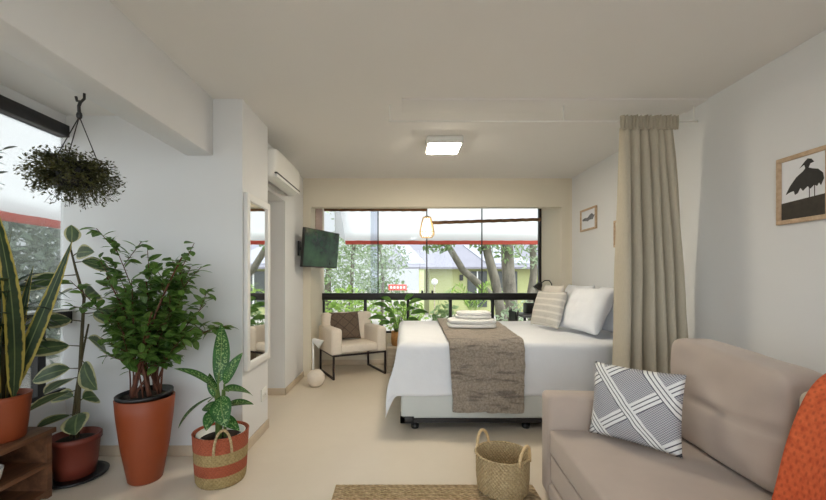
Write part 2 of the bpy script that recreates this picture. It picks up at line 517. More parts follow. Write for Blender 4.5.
# back window
def window(name, loc): 
    o = thing(name, loc, None, None); o['kind'] = 'structure'; return o
w1 = window('window_1', (.45, YG, .46))
f = MB(); f.box(-1.18, 2.07, YG - .07, YG + .06, .955, 1.055, .006); f.box(-1.18, 2.07, YG - .02, YG + .02, .46, .49)
for x in (-.547, .09, .722, 1.35, 1.985): f.box(x - .022, x + .022, YG - .02, YG + .02, .46, .96, .003)
f.box(-1.18, -1.15, YG - .02, YG + .02, .46, .96); f.box(2.035, 2.07, YG - .03, YG + .03, 1.05, 2.41)
f.box(-1.18, 2.07, YG - .03, YG + .03, 2.385, 2.41)
f.build('window_frame', 'black', w1)
for x0, x1 in ((-1.16, -.41), (-.41, .36), (.36, 1.19), (1.19, 2.04)):
    MB().box(x0 + .003, x1 - .003, YG - .004, YG + .004, 1.055, 2.385).build('pane', 'glass', w1)
MB().box(-.47, -.355, YG + .012, YG + .020, 1.055, 2.385).build('pane_overlap', 'glasstint', w1)
for x in (-.357, .37, 1.192): MB().box(x - .008, x + .008, YG - .008, YG + .008, 1.055, 2.385).build('pane_joint', 'greywood' if 0 else 'black', w1)
for x0, x1 in ((-1.15, -.57), (-.525, .07), (.11, .70), (.745, 1.33), (1.37, 1.96)):
    MB().box(x0, x1, YG - .004, YG + .004, .49, .955).build('lower_pane', 'glass', w1)
for x in (.32, .47): MB().box(x - .035, x - .005, YG - .05, YG - .02, 1.055, 1.095, .004).build('pane_clip', 'blackplastic', w1)
# balcony window
w2 = window('window_2', (XW - .05, 0, .46))
f = MB(); X0 = XW - .022
f.box(X0 - .03, X0 + .07, -2.2, YM, .955, 1.045, .005); f.box(X0 - .03, X0 + .05, -2.2, YM, 2.29, 2.375, .005)
f.box(X0 - .02, X0 + .02, -2.2, YM, .46, .49)
for y in (2.62, 1.55, .5, -.55, -1.6): f.box(X0 - .022, X0 + .022, y - .03, y + .03, .46, .96)
f.build('window_frame', 'black', w2)
MB().box(X0 - .035, X0 + .09, -2.2, YM, 1.045, 1.06, .003).build('window_sill', 'white', w2)
for y0, y1 in ((-2.2, -.9), (-.9, .4), (.4, 1.7), (1.7, YM)):
    MB().box(X0 - .004, X0 + .004, y0 + .003, y1 - .003, 1.06, 2.29).build('pane', 'glass', w2)
MB().box(X0 - .004, X0 + .004, -2.2, YM, .49, .955).build('lower_pane', 'glass', w2)
# glazed doors behind the viewpoint
w3 = window('window_3', (0, YB - .07, 0))
f = MB()
for x in (-1.9, -.63, .63, 1.86): f.box(x, x + .04, YB - .1, YB - .05, 0, 2.35)
f.box(-1.9, 1.9, YB - .1, YB - .05, 0, .05); f.box(-1.9, 1.9, YB - .1, YB - .05, 2.3, 2.35)
f.build('window_frame', 'black', w3)
for x0, x1 in ((-1.86, -.63), (-.59, .63), (.67, 1.86)):
    MB().box(x0, x1, YB - .08, YB - .072, .05, 2.3).build('pane', 'glass', w3)

# ------------------------------------------------------------------ fixtures on walls and ceiling
lamp = thing('ceiling_light', (.39, 3.69, CE), 'square white flush ceiling light shining above the bed', 'ceiling light')
MB().box(.225, .555, 3.53, 3.85, 2.505, CE, .006).build('housing', 'white', lamp)
MB().box(.245, .535, 3.55, 3.83, 2.497, 2.506).build('diffuser', emis('warm_panel_light', (1, .88, .69, 1), 74), lamp)

fill_lamp = thing('ceiling_light', (.39, -.4, CE), 'added square ceiling fill light out of view behind the viewpoint', 'ceiling light')  # unseen lamp added to brighten the near part of the room
MB().box(.225, .555, -.56, -.24, 2.505, CE, .006).build('housing', 'white', fill_lamp)
MB().box(.245, .535, -.54, -.26, 2.497, 2.506).build('diffuser', emis('cool_fill_light', (.84, .92, 1, 1), 38), fill_lamp)

def pendant():
    c = V((.347, 5.42, 0))
    o = thing('pendant_lamp', (c.x, c.y, 1.84), 'small rattan lantern pendant glowing in front of the window', 'pendant lamp')
    prof = [(.052, 2.125), (.062, 2.10), (.085, 2.0), (.100, 1.92), (.098, 1.88), (.075, 1.845)]
    cage = MB()
    for k in range(14):
        a = 2 * math.pi * k / 14
        cage.tube([c + V((r * math.cos(a), r * math.sin(a), z)) for r, z in prof], .0055, 5)
    for r, z in (prof[0], prof[3], prof[5]):
        cage.tube([c + V((r * math.cos(a), r * math.sin(a), z)) for a in [2 * math.pi * i / 24 for i in range(25)]], .005, 5)
    cage.build('cage', 'rattan', o)
    MB().lathe([(.040, 2.11), (.062, 2.02), (.078, 1.92), (.062, 1.855), (.001, 1.85)], c, 24).build('lamp_shade', emis('paper_glow', (1, .82, .54, 1), 3.5), o)
    MB().tube([c + V((0, 0, 2.10)), c + V((0, 0, 2.45))], .005, 6).build('cord', 'brownmetal', o)
    MB().lathe([(.03, 2.14), (.03, 2.12)], c, 16).build('socket', 'brownmetal', o)
pendant()

ac = thing('air_conditioner', (XL, 3.78, 2.14), 'white split air conditioner high on the wall above the hall opening', 'air conditioner')
def acf(q, o): 
    if q.x > 0 and q.z < 0: o.x -= .05 * q.z * q.z
    return o
MB().rbox((-1.175, 3.75, 2.275), (.20, .82, .27), 9, 12, acf).build('body', 'white', ac)
MB().box(-1.11, -1.079, 3.37, 4.13, 2.188, 2.200, .002).build('air_outlet', 'blackplastic', ac)
MB().box(-1.10, -1.080, 3.38, 4.12, 2.160, 2.186, .003).build('louver', 'whitewood', ac)
MB().box(-1.30, -1.22, 3.36, 4.14, 2.16, 2.38, .01).build('back_plate', 'white', ac)

mir = thing('wall_mirror', (-1.15, 3.07, .60), 'tall wall mirror in a white frame on the narrow pier', 'mirror')
f = MB()
for a in ((2.83, 2.885, .60, 1.905), (3.265, 3.32, .60, 1.905), (2.885, 3.265, .60, .655), (2.885, 3.265, 1.85, 1.905)):
    f.box(-1.148, -1.120, a[0], a[1], a[2], a[3], .004)
f.build('mirror_frame', 'whitewood', mir)
MB().box(-1.147, -1.135, 2.88, 3.27, .65, 1.855).build('mirror_glass', 'mirror', mir)
so = thing('wall_outlet', (-1.15, 3.22, .28), 'white outlet plate low on the pier under the mirror', 'outlet')
MB().box(-1.149, -1.140, 3.17, 3.29, .27, .37, .003).build('plate', 'white', so)
for y in (3.205, 3.255): MB().lathe([(.016, 0), (.016, .004)], (0, 0, 0), 14).build('socket', 'greywood', so) if 0 else MB(Matrix.Translation((-1.14, y, .32)) @ Matrix.Rotation(R(90), 4, 'Y')).lathe([(.016, 0), (.016, .003)], (0, 0, 0), 14).build('socket', 'whitewood', so)

# television, turned towards the bed and tipped forward
def tv():
    A = V((-1.155, 4.60, 0)); B = V((-.865, 5.27, 0))
    zc = 1.645
    r = (B - A).normalized(); nrm = V((r.y, -r.x, 0)); wv = (B - A).length + .02
    c = (A + B) / 2; c.z = zc
    up = (V((0, 0, 1)) + nrm * .09).normalized()
    M = frame(c, r, up)          # local x along screen, z up, y = backwards
    o = thing('television', (XL, 4.93, 1.45), 'black flat television on a swivel arm by the window', 'television')
    MB(M).box(-wv / 2, wv / 2, 0, .035, -.235, .235, .006).build('casing', 'blackplastic', o); tvc = o.children[0]
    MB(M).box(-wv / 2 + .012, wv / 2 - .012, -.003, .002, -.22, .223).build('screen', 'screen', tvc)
    b = MB(); pc = c - nrm * .035
    b.tube([pc, (-1.15, pc.y - .02, zc), (XL + .02, pc.y - .12, zc)], .018, 8); b.box(XL, XL + .02, pc.y - .17, pc.y - .07, zc - .09, zc + .09)
    b.build('wall_bracket', 'black', o)
tv()

# framed pictures on the right wall
def picture(y0, y1, z0, z1, fr, mat, label, group=None):
    o = thing('framed_picture', (XR, (y0 + y1) / 2, z0), label, 'picture', group)
    m = MB(); t = .026
    m.box(XR - .022, XR - .001, y0, y1, z1 - fr, z1, .002); m.box(XR - .022, XR - .001, y0, y1, z0, z0 + fr, .002)
    m.box(XR - .022, XR - .001, y0, y0 + fr, z0 + fr, z1 - fr, .002); m.box(XR - .022, XR - .001, y1 - fr, y1, z0 + fr, z1 - fr, .002)
    m.build('frame', mat, o)
    return MB().box(XR - .010, XR - .002, y0 + fr, y1 - fr, z0 + fr, z1 - fr).build('print', 'paper', o)
def art(o, name, pts, y0, y1, z0, z1, fr, mat, lift=.0115):
    """flat printed shape; pts in 0..1 across (far edge to near edge) and up, inside the frame."""
    m = MB(); Y0, Y1, Z0, Z1 = y1 - fr, y0 + fr, z0 + fr, z1 - fr
    P = [(XR - lift, Y0 + (Y1 - Y0) * a, Z0 + (Z1 - Z0) * b) for a, b in pts]
    m.raw(P + [(XR - .0095, p[1], p[2]) for p in P], [list(range(len(P)))] + [[i, (i + 1) % len(P), len(P) + (i + 1) % len(P), len(P) + i] for i in range(len(P))], None, False)
    m.build(name, mat, o)
q = (1.985, 2.273, 1.586, 1.966, .024)
p1 = picture(q[0], q[1], q[2], q[3], q[4], 'oak', 'oak framed print of a standing dark bird above the sofa')
art(p1, 'printed_ground', [(0, 0), (1, 0), (1, .33), (0, .29)], *q, 'inkground')
art(p1, 'printed_bird', [(.10, .43), (.20, .56), (.35, .69), (.50, .76), (.55, .80), (.53, .86), (.44, .84), (.42, .82), (.52, .90), (.60, .95), (.68, .93), (.74, .87), (.66, .86), (.62, .80),
     (.70, .77), (.82, .74), (.92, .66), (.94, .57), (.88, .47), (.84, .52), (.80, .47), (.74, .50), (.66, .45), (.60, .50), (.50, .44), (.44, .50), (.38, .42), (.32, .40), (.29, .47), (.20, .46)], *q, 'ink')
for a in (.63, .74): art(p1, 'printed_leg', [(a, .31), (a + .015, .31), (a + .015, .50), (a, .50)], *q, 'ink', .0112)
q = (4.39, 4.777, 1.84, 2.10, .022)
p2 = picture(q[0], q[1], q[2], q[3], q[4], 'oak', 'small framed print of a dark feather shape above the pillows, whole frame in view')
art(p2, 'printed_wing', [(.06, .56), (.25, .62), (.45, .60), (.60, .72), (.75, .78), (.86, .66), (.95, .66), (.88, .56), (.80, .44), (.60, .46), (.45, .40), (.25, .46), (.1, .47)], *q, 'inkgrey')
q = (3.63, 4.02, 1.594, 1.867, .022)
p3 = picture(q[0], q[1], q[2], q[3], q[4], 'oak', 'framed print mostly hidden behind the curtain edge')
art(p3, 'printed_wing', [(.3, .3), (.7, .3), (.8, .6), (.5, .7), (.25, .5)], *q, 'inkgrey')

# curtain on its rail, drawn to the wall
rail = thing('curtain_rail', (.9, 2.9, 2.44), 'thin white curtain rail crossing the room below the ceiling', 'curtain rail')
MB().tube([(-.10, 2.9, 2.445), (XR - .005, 2.9, 2.445)], .006, 8).build('rod', 'white', rail)
for x in (-.09, 1.2, 2.17): MB().tube([(x, 2.9, 2.445), (x, 2.9, CE - (.008 if x > 0 else 0))], .005, 6).build('hanger', 'white', rail)
cu = thing('curtain', (1.83, 2.9, .02), 'gathered beige linen curtain hanging between the bed and the sofa', 'curtain')
def cfold(u, v, head=False):
    z = 2.40 - v * 2.375
    x0 = 1.625 - .045 * v; x1 = 2.02 + .15 * v ** .8
    amp = .030 + .050 * min(1, v * 2.2)
    ph = u * 2 * math.pi * 6.5 + .8 * math.sin(u * 9) + .5 * noise.noise(V((u * 4, v * 1.5, 0)))
    y = 2.9 + amp * math.sin(ph) + .015 * noise.noise(V((u * 9, v * 3, 5)))
    x = x0 + (x1 - x0) * u + .018 * math.sin(ph * 1.0 + 1.4)
    return V((x, y, z))
thick(MB().grid(cfold, 150, 50).build('panel', 'linen', cu), .004)
def chead(u, v):
    z = 2.475 - v * .10
    ph = u * 2 * math.pi * 17
    a = 2 * math.pi
    y = 2.9 - .030 + .012 * math.sin(ph) + .006 * math.sin(ph * 2.3 + v * 3)
    return V((1.61 + .42 * u, y, z + .004 * math.sin(ph * .7)))
thick(MB().grid(chead, 150, 8).build('gathered_heading', 'linen', cu), .004)

# bamboo blinds and woven panel
def blind(x0, z0, x1, z1, r, ztop, label):
    o = thing('bamboo_blind', ((x0 + x1) / 2, 5.62, min(z0, z1) - r), label, 'blind', None)
    m = MB()
    m.tube([V((x0, 5.62, z0)).lerp(V((x1, 5.62, z1)), i / 30) + V((0, 0, .003 * math.sin(i * 2.1))) for i in range(31)], r, 10)
    m.build('roll', 'bamboo', o)
    for t in (.06, .35, .65, .94):
        p = V((x0, 5.62, z0)).lerp(V((x1, 5.62, z1)), t)
        MB().tube([p - V((0, r, 0)), V((p.x, 5.62 - r, ztop))], .002, 4).build('cord', 'cream', o)
    MB().box(x0, x1, 5.60, 5.64, ztop - .012, ztop + .002).build('head_rail', 'bamboo', o)
blind(.42, 2.075, 2.0, 2.125, .024, 2.40, 'rolled bamboo blind hanging low and slightly tilted across the window')
blind(-1.12, 2.275, .36, 2.275, .035, 2.40, 'bamboo blind rolled up tight at the window head above the television')
wp = MB().box(-1.178, -1.168, 5.30, 5.72, 1.42, 2.38).build('woven_screen', 'cane'); tag(wp, 'narrow woven cane screen on the window reveal behind the television', 'screen')

# ------------------------------------------------------------------ bed
BX0, BX1, BY0, BY1, BT = -.03, 2.12, 3.24, 4.93, .735
bed = thing('bed', ((BX0 + BX1) / 2, (BY0 + BY1) / 2, 0), 'double bed with a pale grey upholstered base by the window', 'bed')
MB().box(BX0 + .02, BX1, BY0 + .015, BY1 - .015, .105, .42, .02).build('box_base', 'mattress', bed)
MB().box(BX0 + .045, BX1, BY0 + .03, BY1 - .03, .42, .71, .05, 4).build('mattress', 'cotton', bed)
f = MB(); f.box(BX0 + .03, BX1, BY0 + .02, BY1 - .02, .07, .105); 
f.box(BX0 + .015, BX0 + .13, BY0 + .008, BY0 + .06, .066, .125, .006); f.box(BX0 + .015, BX0 + .06, BY0 + .008, BY0 + .14, .066, .125, .006)
f.build('underframe', 'black', bed)
for x in (.11, 1.06, 1.98):
    for y in (BY0 + .10, BY1 - .12):
        MB().lathe([(.03, 0), (.034, .012), (.034, .03), (.02, .036), (.02, .075)], (x, y, 0), 16).build('leg', 'blackplastic', bed)
def drop(a, r):
    """arclength past the rounded edge -> (outward from the inner start, down)."""
    if a <= 0: return a, 0
    if a < r * math.pi / 2: return r * math.sin(a / r), r * (1 - math.cos(a / r))
    return r, r + a - r * math.pi / 2
def sheet_pt(x, y, top, r, ex=0, ey=0, wr=1):
    """plan arclengths relative to the bed: x measured from the left edge start, y from the front edge start."""
    ox, dx = drop(-x, r); oy, dy = drop(-y, r)
    px = BX0 + r - ex - (ox if x < 0 else -x); py = BY0 + r - ey - (oy if y < 0 else -y)
    d = math.hypot(dx, dy) if (dx > 0 and dy > 0) else max(dx, dy)
    z = top - d
    mn = min(max(0, -x), max(0, -y))
    if dx > 0:
        px -= .05 * dx + .22 * mn + .014 * math.sin(y * 17) * min(1, dx * 4)
    if dy > 0:
        py -= .02 * dy + .05 * mn + wr * (.010 * math.sin(x * 9 + .5) + .007 * noise.noise(V((x * 6, dy * 3, 1)))) * min(1, dy * 4)
    if dx <= 0 and dy <= 0: z += wr * .006 * noise.noise(V((x * 4, y * 4, 3)))
    return V((px, py, z))
HL, HF, LX, LY = .45, .46, BX1 - BX0 - .06, BY1 - BY0 - .05
sh = MB().grid(lambda u, v: sheet_pt(-HL + (HL + LX) * u, -HF + (HF + LY) * v, BT, .05), 110, 90).build('bed_sheet', 'cotton')
thick(sh, .006); tag(sh, 'white cotton sheet draped over the bed with a drooping corner', 'sheet')
# fur runner
def runner(u, v):
    y = -.605 + (.605 + LY - .02) * v
    xa = .375 + .035 * max(0, y); xb = 1.00 + .085 * max(0, y)
    if y < 0: xa += .03 * min(1, -y * 2); xb -= .015 * min(1, -y * 2)
    x = xa + (xb - xa) * u
    p = sheet_pt(x - .02, y, BT + .016, .06, 0, .020, .6)
    n = noise.noise(V((x * 9, y * 14, 2))) * .008 + noise.noise(V((x * 40, y * 40, 2))) * .004
    if y < -.09: p.y -= abs(n) * 1.6 + .012 * abs(math.sin(y * 21 + 2 * noise.noise(V((x * 3, y, 0))))) ; p.z += .012 * noise.noise(V((x * 5, 0, 9)))
    else: p.z += n + .004
    return p
rn = MB().grid(runner, 70, 170).build('fur_throw', 'fur'); thick(rn, .018, 1); tag(rn, 'taupe faux fur runner laid across the bed and hanging down its side', 'throw')
# towels
def towel(x0, x1, y0, y1, z0, h, label):
    o = thing('folded_towel', ((x0 + x1) / 2, (y0 + y1) / 2, z0), label, 'towel', 'folded towels on the bed')
    def soft(q, p): p.z += .006 * noise.noise(V((q.x * 2, q.y * 2, z0))); return p
    n = 2
    for i in range(n):
        MB().rbox(((x0 + x1) / 2 + .004 * i, (y0 + y1) / 2, z0 + h * (i + .5) / n), (x1 - x0 - .01 * i, y1 - y0, h / n * 1.04), 6, 10, soft).build('fold', 'towel', o)
towel(.47, .95, 3.86, 4.18, .779, .085, 'wide folded white towel lying on the fur runner')
towel(.56, .91, 3.92, 4.16, .871, .065, 'smaller folded white towel on top of the wide towel')
# pillows
def put_pillow(name, c, r, lean, w, h, t, mat, label, cat='pillow', group=None, seed=0, pin=.06, pw=.42, piping=None):
    r = V(r).normalized(); back = V((0, 0, 1)).cross(r); up = V((0, 0, math.cos(lean))) + back * math.sin(lean)
    M = frame(c, r, up)
    m = pillow(MB(M), w, h, t, pin, 24, .008, seed, pw)
    o = m.build(name, mat, None, .0004)
    return tag(o, label, cat, group)
zb = BT + .012
put_pillow('pillow', (1.93, 4.45, zb + .02), (0, -1, 0), R(14), .66, .45, .19, 'cotton', 'white pillow against the wall at the far side, behind the striped cushion', group='white bed pillows', seed=1)
put_pillow('pillow', (1.93, 3.66, zb + .02), (0, -1, 0), R(14), .68, .44, .18, 'cotton', 'white pillow against the wall nearest the curtain, mostly covered', group='white bed pillows', seed=5)
put_pillow('pillow', (1.67, 3.74, zb + .025), (.10, -1, 0), R(25), .66, .46, .21, 'cotton', 'plump white pillow in front of the other white pillows', group='white bed pillows', seed=9)
put_pillow('pillow', (1.745, 4.66, zb + .02), (.05, -1, 0), R(10), .50, .44, .14, 'creamcotton', 'cream pillow partly hidden behind the striped cushion', seed=12)
put_pillow('striped_cushion', (1.495, 4.12, zb + .02), (.27, -.96, 0), R(16), .47, .39, .16, 'stripe', 'grey cushion with pale stripes leaning on the bed pillows', 'cushion', seed=3)

# ------------------------------------------------------------------ armchair in the bay
def armchair():
    FL = V((-.865, 4.88, 0)); FR = V((-.215, 5.22, 0))
    d = (FR - FL).normalized(); w = (FR - FL).length; rz = math.atan2(d.y, d.x)
    o = thing('armchair', (FL.x, FL.y, 0), 'cream upholstered armchair on a thin black frame before the window', 'armchair', None, rz)
    M = W[o]; D = .60
    def soft(q, p): return p
    MB(M).box(.0, w, .02, D, .315, .42, .025, 3).build('seat', 'cream', o)
    MB(M).box(-.02, .125, -.01, D, .30, .635, .035, 3).build('armrest', 'cream', o)
    MB(M).box(w - .125, w + .01, -.01, D, .30, .635, .035, 3).build('armrest', 'cream', o)
    MB(M).box(.01, w - .01, D - .14, D - .01, .30, .80, .04, 3).build('backrest', 'cream', o)
    t = .011
    for x in (.0 + t, w - t):
        m = MB(M)
        m.box(x - t, x + t, -t, t, 0, .31); m.box(x - t, x + t, D - 2 * t, D, 0, .31); m.box(x - t, x + t, t, D - 2 * t, 0, 2 * t)
        m.build('leg', 'brownmetal', o)
    m = MB(M); m.box(0, w, -t, t, .288, .31); m.box(0, w, D - 2 * t, D, .288, .31)
    for x in (t, w - t): m.box(x - t, x + t, 0, D, .288, .31)
    m.build('rail', 'brownmetal', o)
    a = M @ V((w / 2 - .05, .40, .43)); 
    put_pillow('throw_cushion', a, d, R(14), .44, .39, .13, 'brown', 'dark brown quilted cushion on the cream armchair', 'cushion', seed=20)
armchair()
# white globe floor lamp beside the chair
fl = thing('floor_lamp', (-1.02, 4.62, 0), 'small white lamp with globe base and cone shade beside the armchair', 'lamp')
MB().lathe([(.045, 0), (.085, .03), (.105, .09), (.10, .14), (.06, .185), (.03, .195)], (-1.02, 4.62, 0), 28).build('base', 'cream', fl)
MB().tube([(-1.05, 4.62, .18), (-1.055, 4.62, .56)], .012, 10).build('pole', 'whitewood', fl)
MB(frame((-1.055, 4.62, .555), (0, 1, 0), (-.85, 0, .55))).lathe([(.058, -.12), (.056, -.12), (.020, 0), (.001, .004)], (0, 0, 0), 24).build('lamp_shade', 'whitewood', fl)

# ------------------------------------------------------------------ desk corner behind the bed
dk = thing('desk', (1.83, 5.42, 0), 'dark grey metal desk in the window bay behind the bed', 'desk')
MB().box(1.60, 2.06, 5.14, 5.72, .755, .78, .004).build('desktop', simple('grey_desktop', (96, 96, 100), .35, .05), dk)
for x in (1.63, 2.03):
    for y in (5.18, 5.68): MB().box(x - .014, x + .014, y - .014, y + .014, 0, .756).build('leg', 'black', dk)
sp = thing('speaker', (1.85, 5.55, .78), 'black box speaker standing on the desk by the glass', 'speaker')
MB().box(1.745, 2.0, 5.47, 5.63, .78, .925, .01).build('cabinet', 'blackplastic', sp)
MB().box(1.76, 1.985, 5.464, 5.472, .795, .91, .003).build('grille', 'black', sp)
dc = thing('desk_chair', (1.36, 5.44, 0), 'black slatted chair showing only its backrest beside the desk', 'chair')
MB().box(1.16, 1.54, 5.26, 5.62, .44, .465, .008).build('seat', 'black', dc)
for y in (5.28, 5.60): MB().tube([(1.53, y, .46), (1.57, y, .84)], .012, 6).build('back_post', 'black', dc)
m = MB()
for k in range(6):
    y = 5.30 + k * .056; m.box(1.535, 1.555, y, y + .03, .55, .82)
m.build('backrest', 'black', dc)
for x in (1.19, 1.51):
    for y in (5.29, 5.59): MB().tube([(x, y, .445), (x, y, 0)], .012, 6).build('leg', 'black', dc)
dl = thing('desk_lamp', (2.0, 5.30, .78), 'black desk lamp with a bent neck above the cream pillow', 'lamp')
MB().lathe([(.05, .78), (.05, .79), (.012, .80)], (2.015, 5.24, 0), 20).build('base', 'black', dl)
MB().tube([(2.015, 5.24, .79), (2.02, 5.24, 1.12), (2.01, 5.24, 1.20), (1.98, 5.24, 1.245), (1.92, 5.24, 1.245), (1.865, 5.24, 1.21)], .007, 8).build('neck', 'black', dl)
MB(frame((1.872, 5.24, 1.215), (0, 1, 0), (.62, 0, .78))).lathe([(.062, -.10), (.058, -.10), (.035, -.03), (.016, .0), (.001, .002)], (0, 0, 0), 20).build('lamp_shade', 'black', dl)

# ------------------------------------------------------------------ sofa
SO = V((.8375, 2.35, 0))
so_ = thing('sofa', SO, 'taupe suede sofa with a square arm along the near wall', 'sofa', None, R(-4))
SM = W[so_]
MB(SM).box(0, .95, -.14, 0, .03, .613, .028, 4).build('armrest', 'sofa', so_)
MB(SM).box(0, .95, -1.98, -1.84, .03, .613, .028, 4).build('armrest', 'sofa', so_)
def seatfn(q, o): return o
MB(SM).box(.005, .76, -1.84, -.14, .285, .427, .022, 3).build('seat', 'sofa', so_)
MB(SM).box(.012, .78, -1.84, -.14, .135, .280, .012, 3).build('drawer_panel', 'sofa', so_)
MB(SM).box(-.004, .78, -1.84, -.14, .03, .13, .028, 3).build('base', 'sofa', so_)
MB(SM).box(.76, .95, -1.84, -.14, .03, .72, .03, 3).build('backrest', 'sofa', so_)
def backc(seed, tuft):
    def fn(q, o):
        if q.x < 0:
            d = math.exp(-((q.z + .05) / .07) ** 2) * (.016 + .02 * math.exp(-(q.y / .25) ** 2)) if tuft else 0
            o.x += d
        bul = (1 - q.y ** 2) * (1 - q.z ** 2)
        o.x += -.03 * bul * (1 if q.x < 0 else 0)
        o.z += (.012 * (q.y ** 2) if q.z > 0 else 0) + .012 * noise.noise(V((q.y * 1.5 + seed, q.z * 1.5, 1)))
        o.x += .012 * noise.noise(V((q.y * 2 + seed, q.z * 2.4, 4)))
        o.x += .012 * (q.z + 1) / 2
        if tuft and q.z > 0: o.z -= .035 * (1 - q.y) / 2 * q.z
        return o
    return fn
MB(SM).rbox((.738, -.492, .693), (.20, .715, .52), 8, 22, backc(1, True)).build('back_cushion', 'sofa', so_)
MB(SM).rbox((.755, -1.20, .655), (.20, .69, .45), 8, 22, backc(4, True)).build('back_cushion', 'sofalight', so_)
for y in (-.06, -1.9):
    for x in (.06, .88): MB(SM).box(x - .025, x + .025, y - .025, y + .025, 0, .035).build('foot', 'black', so_)
put_pillow('patterned_cushion', (1.165, 1.975, .438), (.67, -.742, 0), R(11), .425, .385, .15, 'geo', 'white and grey cushion with crossing triple stripes on the sofa', 'cushion', seed=30, pin=.05)
# orange throw over the second back cushion
def throw(u, v):
    # v from behind the backrest, over the top and down onto the seat; u along the sofa (local -y)
    path = [(1.03, .40), (1.02, .78), (.98, .90), (.91, .952), (.82, .965), (.72, .945), (.655, .87), (.605, .70), (.575, .50), (.555, .455), (.52, .446), (.46, .442), (.40, .440)]
    s = v * (len(path) - 1); i = min(int(s), len(path) - 2); f = s - i
    p = [path[max(0, min(len(path) - 1, i + k))] for k in (-1, 0, 1, 2)]
    def cr(k): 
        a, b, c_, d_ = (q[k] for q in p)
        return .5 * ((2 * b) + (c_ - a) * f + (2 * a - 5 * b + 4 * c_ - d_) * f * f + (3 * b - a - 3 * c_ + d_) * f ** 3)
    x, z = cr(0), cr(1)
    y = -.96 + .05 * min(1, max(0, (.93 - z) / .45)) - .58 * u
    x -= .010 * math.sin(u * 13 + v * 4) * (1 if z > .46 else 0) 
    z += .006 * (1 + math.sin(u * 11 + v * 6)) * (1 if x < .56 else .3)
    return SM @ V((x, y, z))
th = MB().grid(throw, 60, 110).build('knit_throw', 'knit'); thick(th, .014, 1); tag(th, 'burnt orange waffle knit throw spread over the sofa back', 'throw')

# ------------------------------------------------------------------ rug and basket
rg = MB(); rg.box(-.405, .80, .7, 2.394, 0, .014, .005, 2)
rug = rg.build('rug', 'rug'); tag(rug, 'braided jute rug on the floor in front of the sofa', 'rug')
for y in (2.35, 2.31):
    pass
kb = thing('basket', (.60, 2.33, .014), 'round woven seagrass basket with two loop handles beside the sofa', 'basket')
KM = Matrix.Translation((.60, 2.33, .014))
MB(KM).lathe([(.001, 0), (.132, 0), (.148, .018), (.156, .10), (.158, .215), (.160, .222), (.152, .224), (.146, .212), (.146, .10), (.136, .025), (.001, .018)], (0, 0, 0), 48).build('body', 'seagrass', kb)
MB(KM).tube([(.157 * math.cos(a), .157 * math.sin(a), .222) for a in [2 * math.pi * i / 48 for i in range(49)]], .008, 8).build('rim', 'seagrass', kb)
for a in (R(128), R(-48)):
    pts = []
    for i in range(17):
        t = math.pi * i / 16
        pts.append(((.158) * math.cos(a + .36 * math.cos(t)), .158 * math.sin(a + .36 * math.cos(t)), .205 + .105 * math.sin(t)))
    MB(KM).tube(pts, .009, 8).build('handle', 'rattan', kb)

# ------------------------------------------------------------------ plants
def pot(o, c, prof, mat, name='pot', n=40, sx=1):
    return MB(Matrix.Translation(V(c))).lathe(prof, (0, 0, 0), n, sx).build(name, mat, o)
# tall tapering planter with a bushy shrub
pc = V((-1.635, 2.485, 0))
bp = thing('potted_shrub', pc, 'bushy green shrub in a tall tapering orange planter', 'potted plant')
pot(bp, pc, [(.088, 0), (.097, .01), (.134, .22), (.158, .42), (.166, .525), (.160, .53), (.152, .52), (.135, .40), (.001, .38)], 'terracotta', 'planter')
m = MB(Matrix.Translation(pc + V((0, 0, .50))) @ Matrix.Rotation(R(2), 4, 'X') @ Matrix.Rotation(R(-3), 4, 'Y'))
m.lathe([(.11, -.10), (.146, .03), (.158, .035), (.160, .055), (.149, .056), (.14, .03), (.001, .02)], (0, 0, 0), 36); m.build('inner_pot', 'blackplastic', bp)
MB(Matrix.Translation(pc + V((0, 0, .53)))).lathe([(.138, 0), (.08, .012), (.001, .015)], (0, 0, 0), 24).build('soil', 'soil', bp)
stems, fol = MB(), MB()
r1 = random.Random(3)
for k in range(34):
    a = r1.uniform(0, 2 * math.pi); b = pc + V((.085 * math.cos(a), .085 * math.sin(a), .53))
    tx = r1.uniform(-.30, .40); ty = r1.uniform(-.30, .20); tz = r1.uniform(.86, 1.52)
    if tx < -.2: tz = min(tz, 1.40)
    e = pc + V((tx, ty, tz)); mid = b.lerp(e, .45) + V((-tx * .22, -ty * .2, .06))
    pts = []
    for i in range(13):
        t = i / 12
        pts.append(b * (1 - t) ** 2 + mid * 2 * t * (1 - t) + e * t * t)
    stems.tube(pts, [.009 * (1 - t / 14) + .002 for t in range(13)] if k < 5 else [.0035 * (1 - t / 15) + .0012 for t in range(13)], 6)
    twigs = [(pts, .40)]
    for q in range(3):
        i0 = r1.randint(5, 11); s = pts[i0]; te = s + V((r1.uniform(-.14, .14), r1.uniform(-.12, .1), r1.uniform(.02, .16)))
        tp = [s.lerp(te, i / 5) for i in range(6)]
        stems.tube(tp, .0022, 4); twigs.append((tp, .15))
    for tp, start in twigs:
        n = 24 if start == .40 else 12
        for j in range(n):
            t = start + (1 - start) * j / (n - 1); ii = t * (len(tp) - 1); i = min(int(ii), len(tp) - 2)
            p = tp[i].lerp(tp[i + 1], ii - i)
            d = V((r1.uniform(-1, 1), r1.uniform(-1, 1), r1.uniform(-.45, .55))).normalized()
            L = r1.uniform(.055, .10)
            if p.y + d.y * L > 2.785: continue
            side = d.cross(V((r1.uniform(-.5, .5), r1.uniform(-.5, .5), 1))).normalized()
            fol.leaf(p, p + d * L, L * .52, side, .06, 4, .9, .15)
stems.build('stems', 'stemred', bp); fol.build('foliage', 'bushleaf', bp)

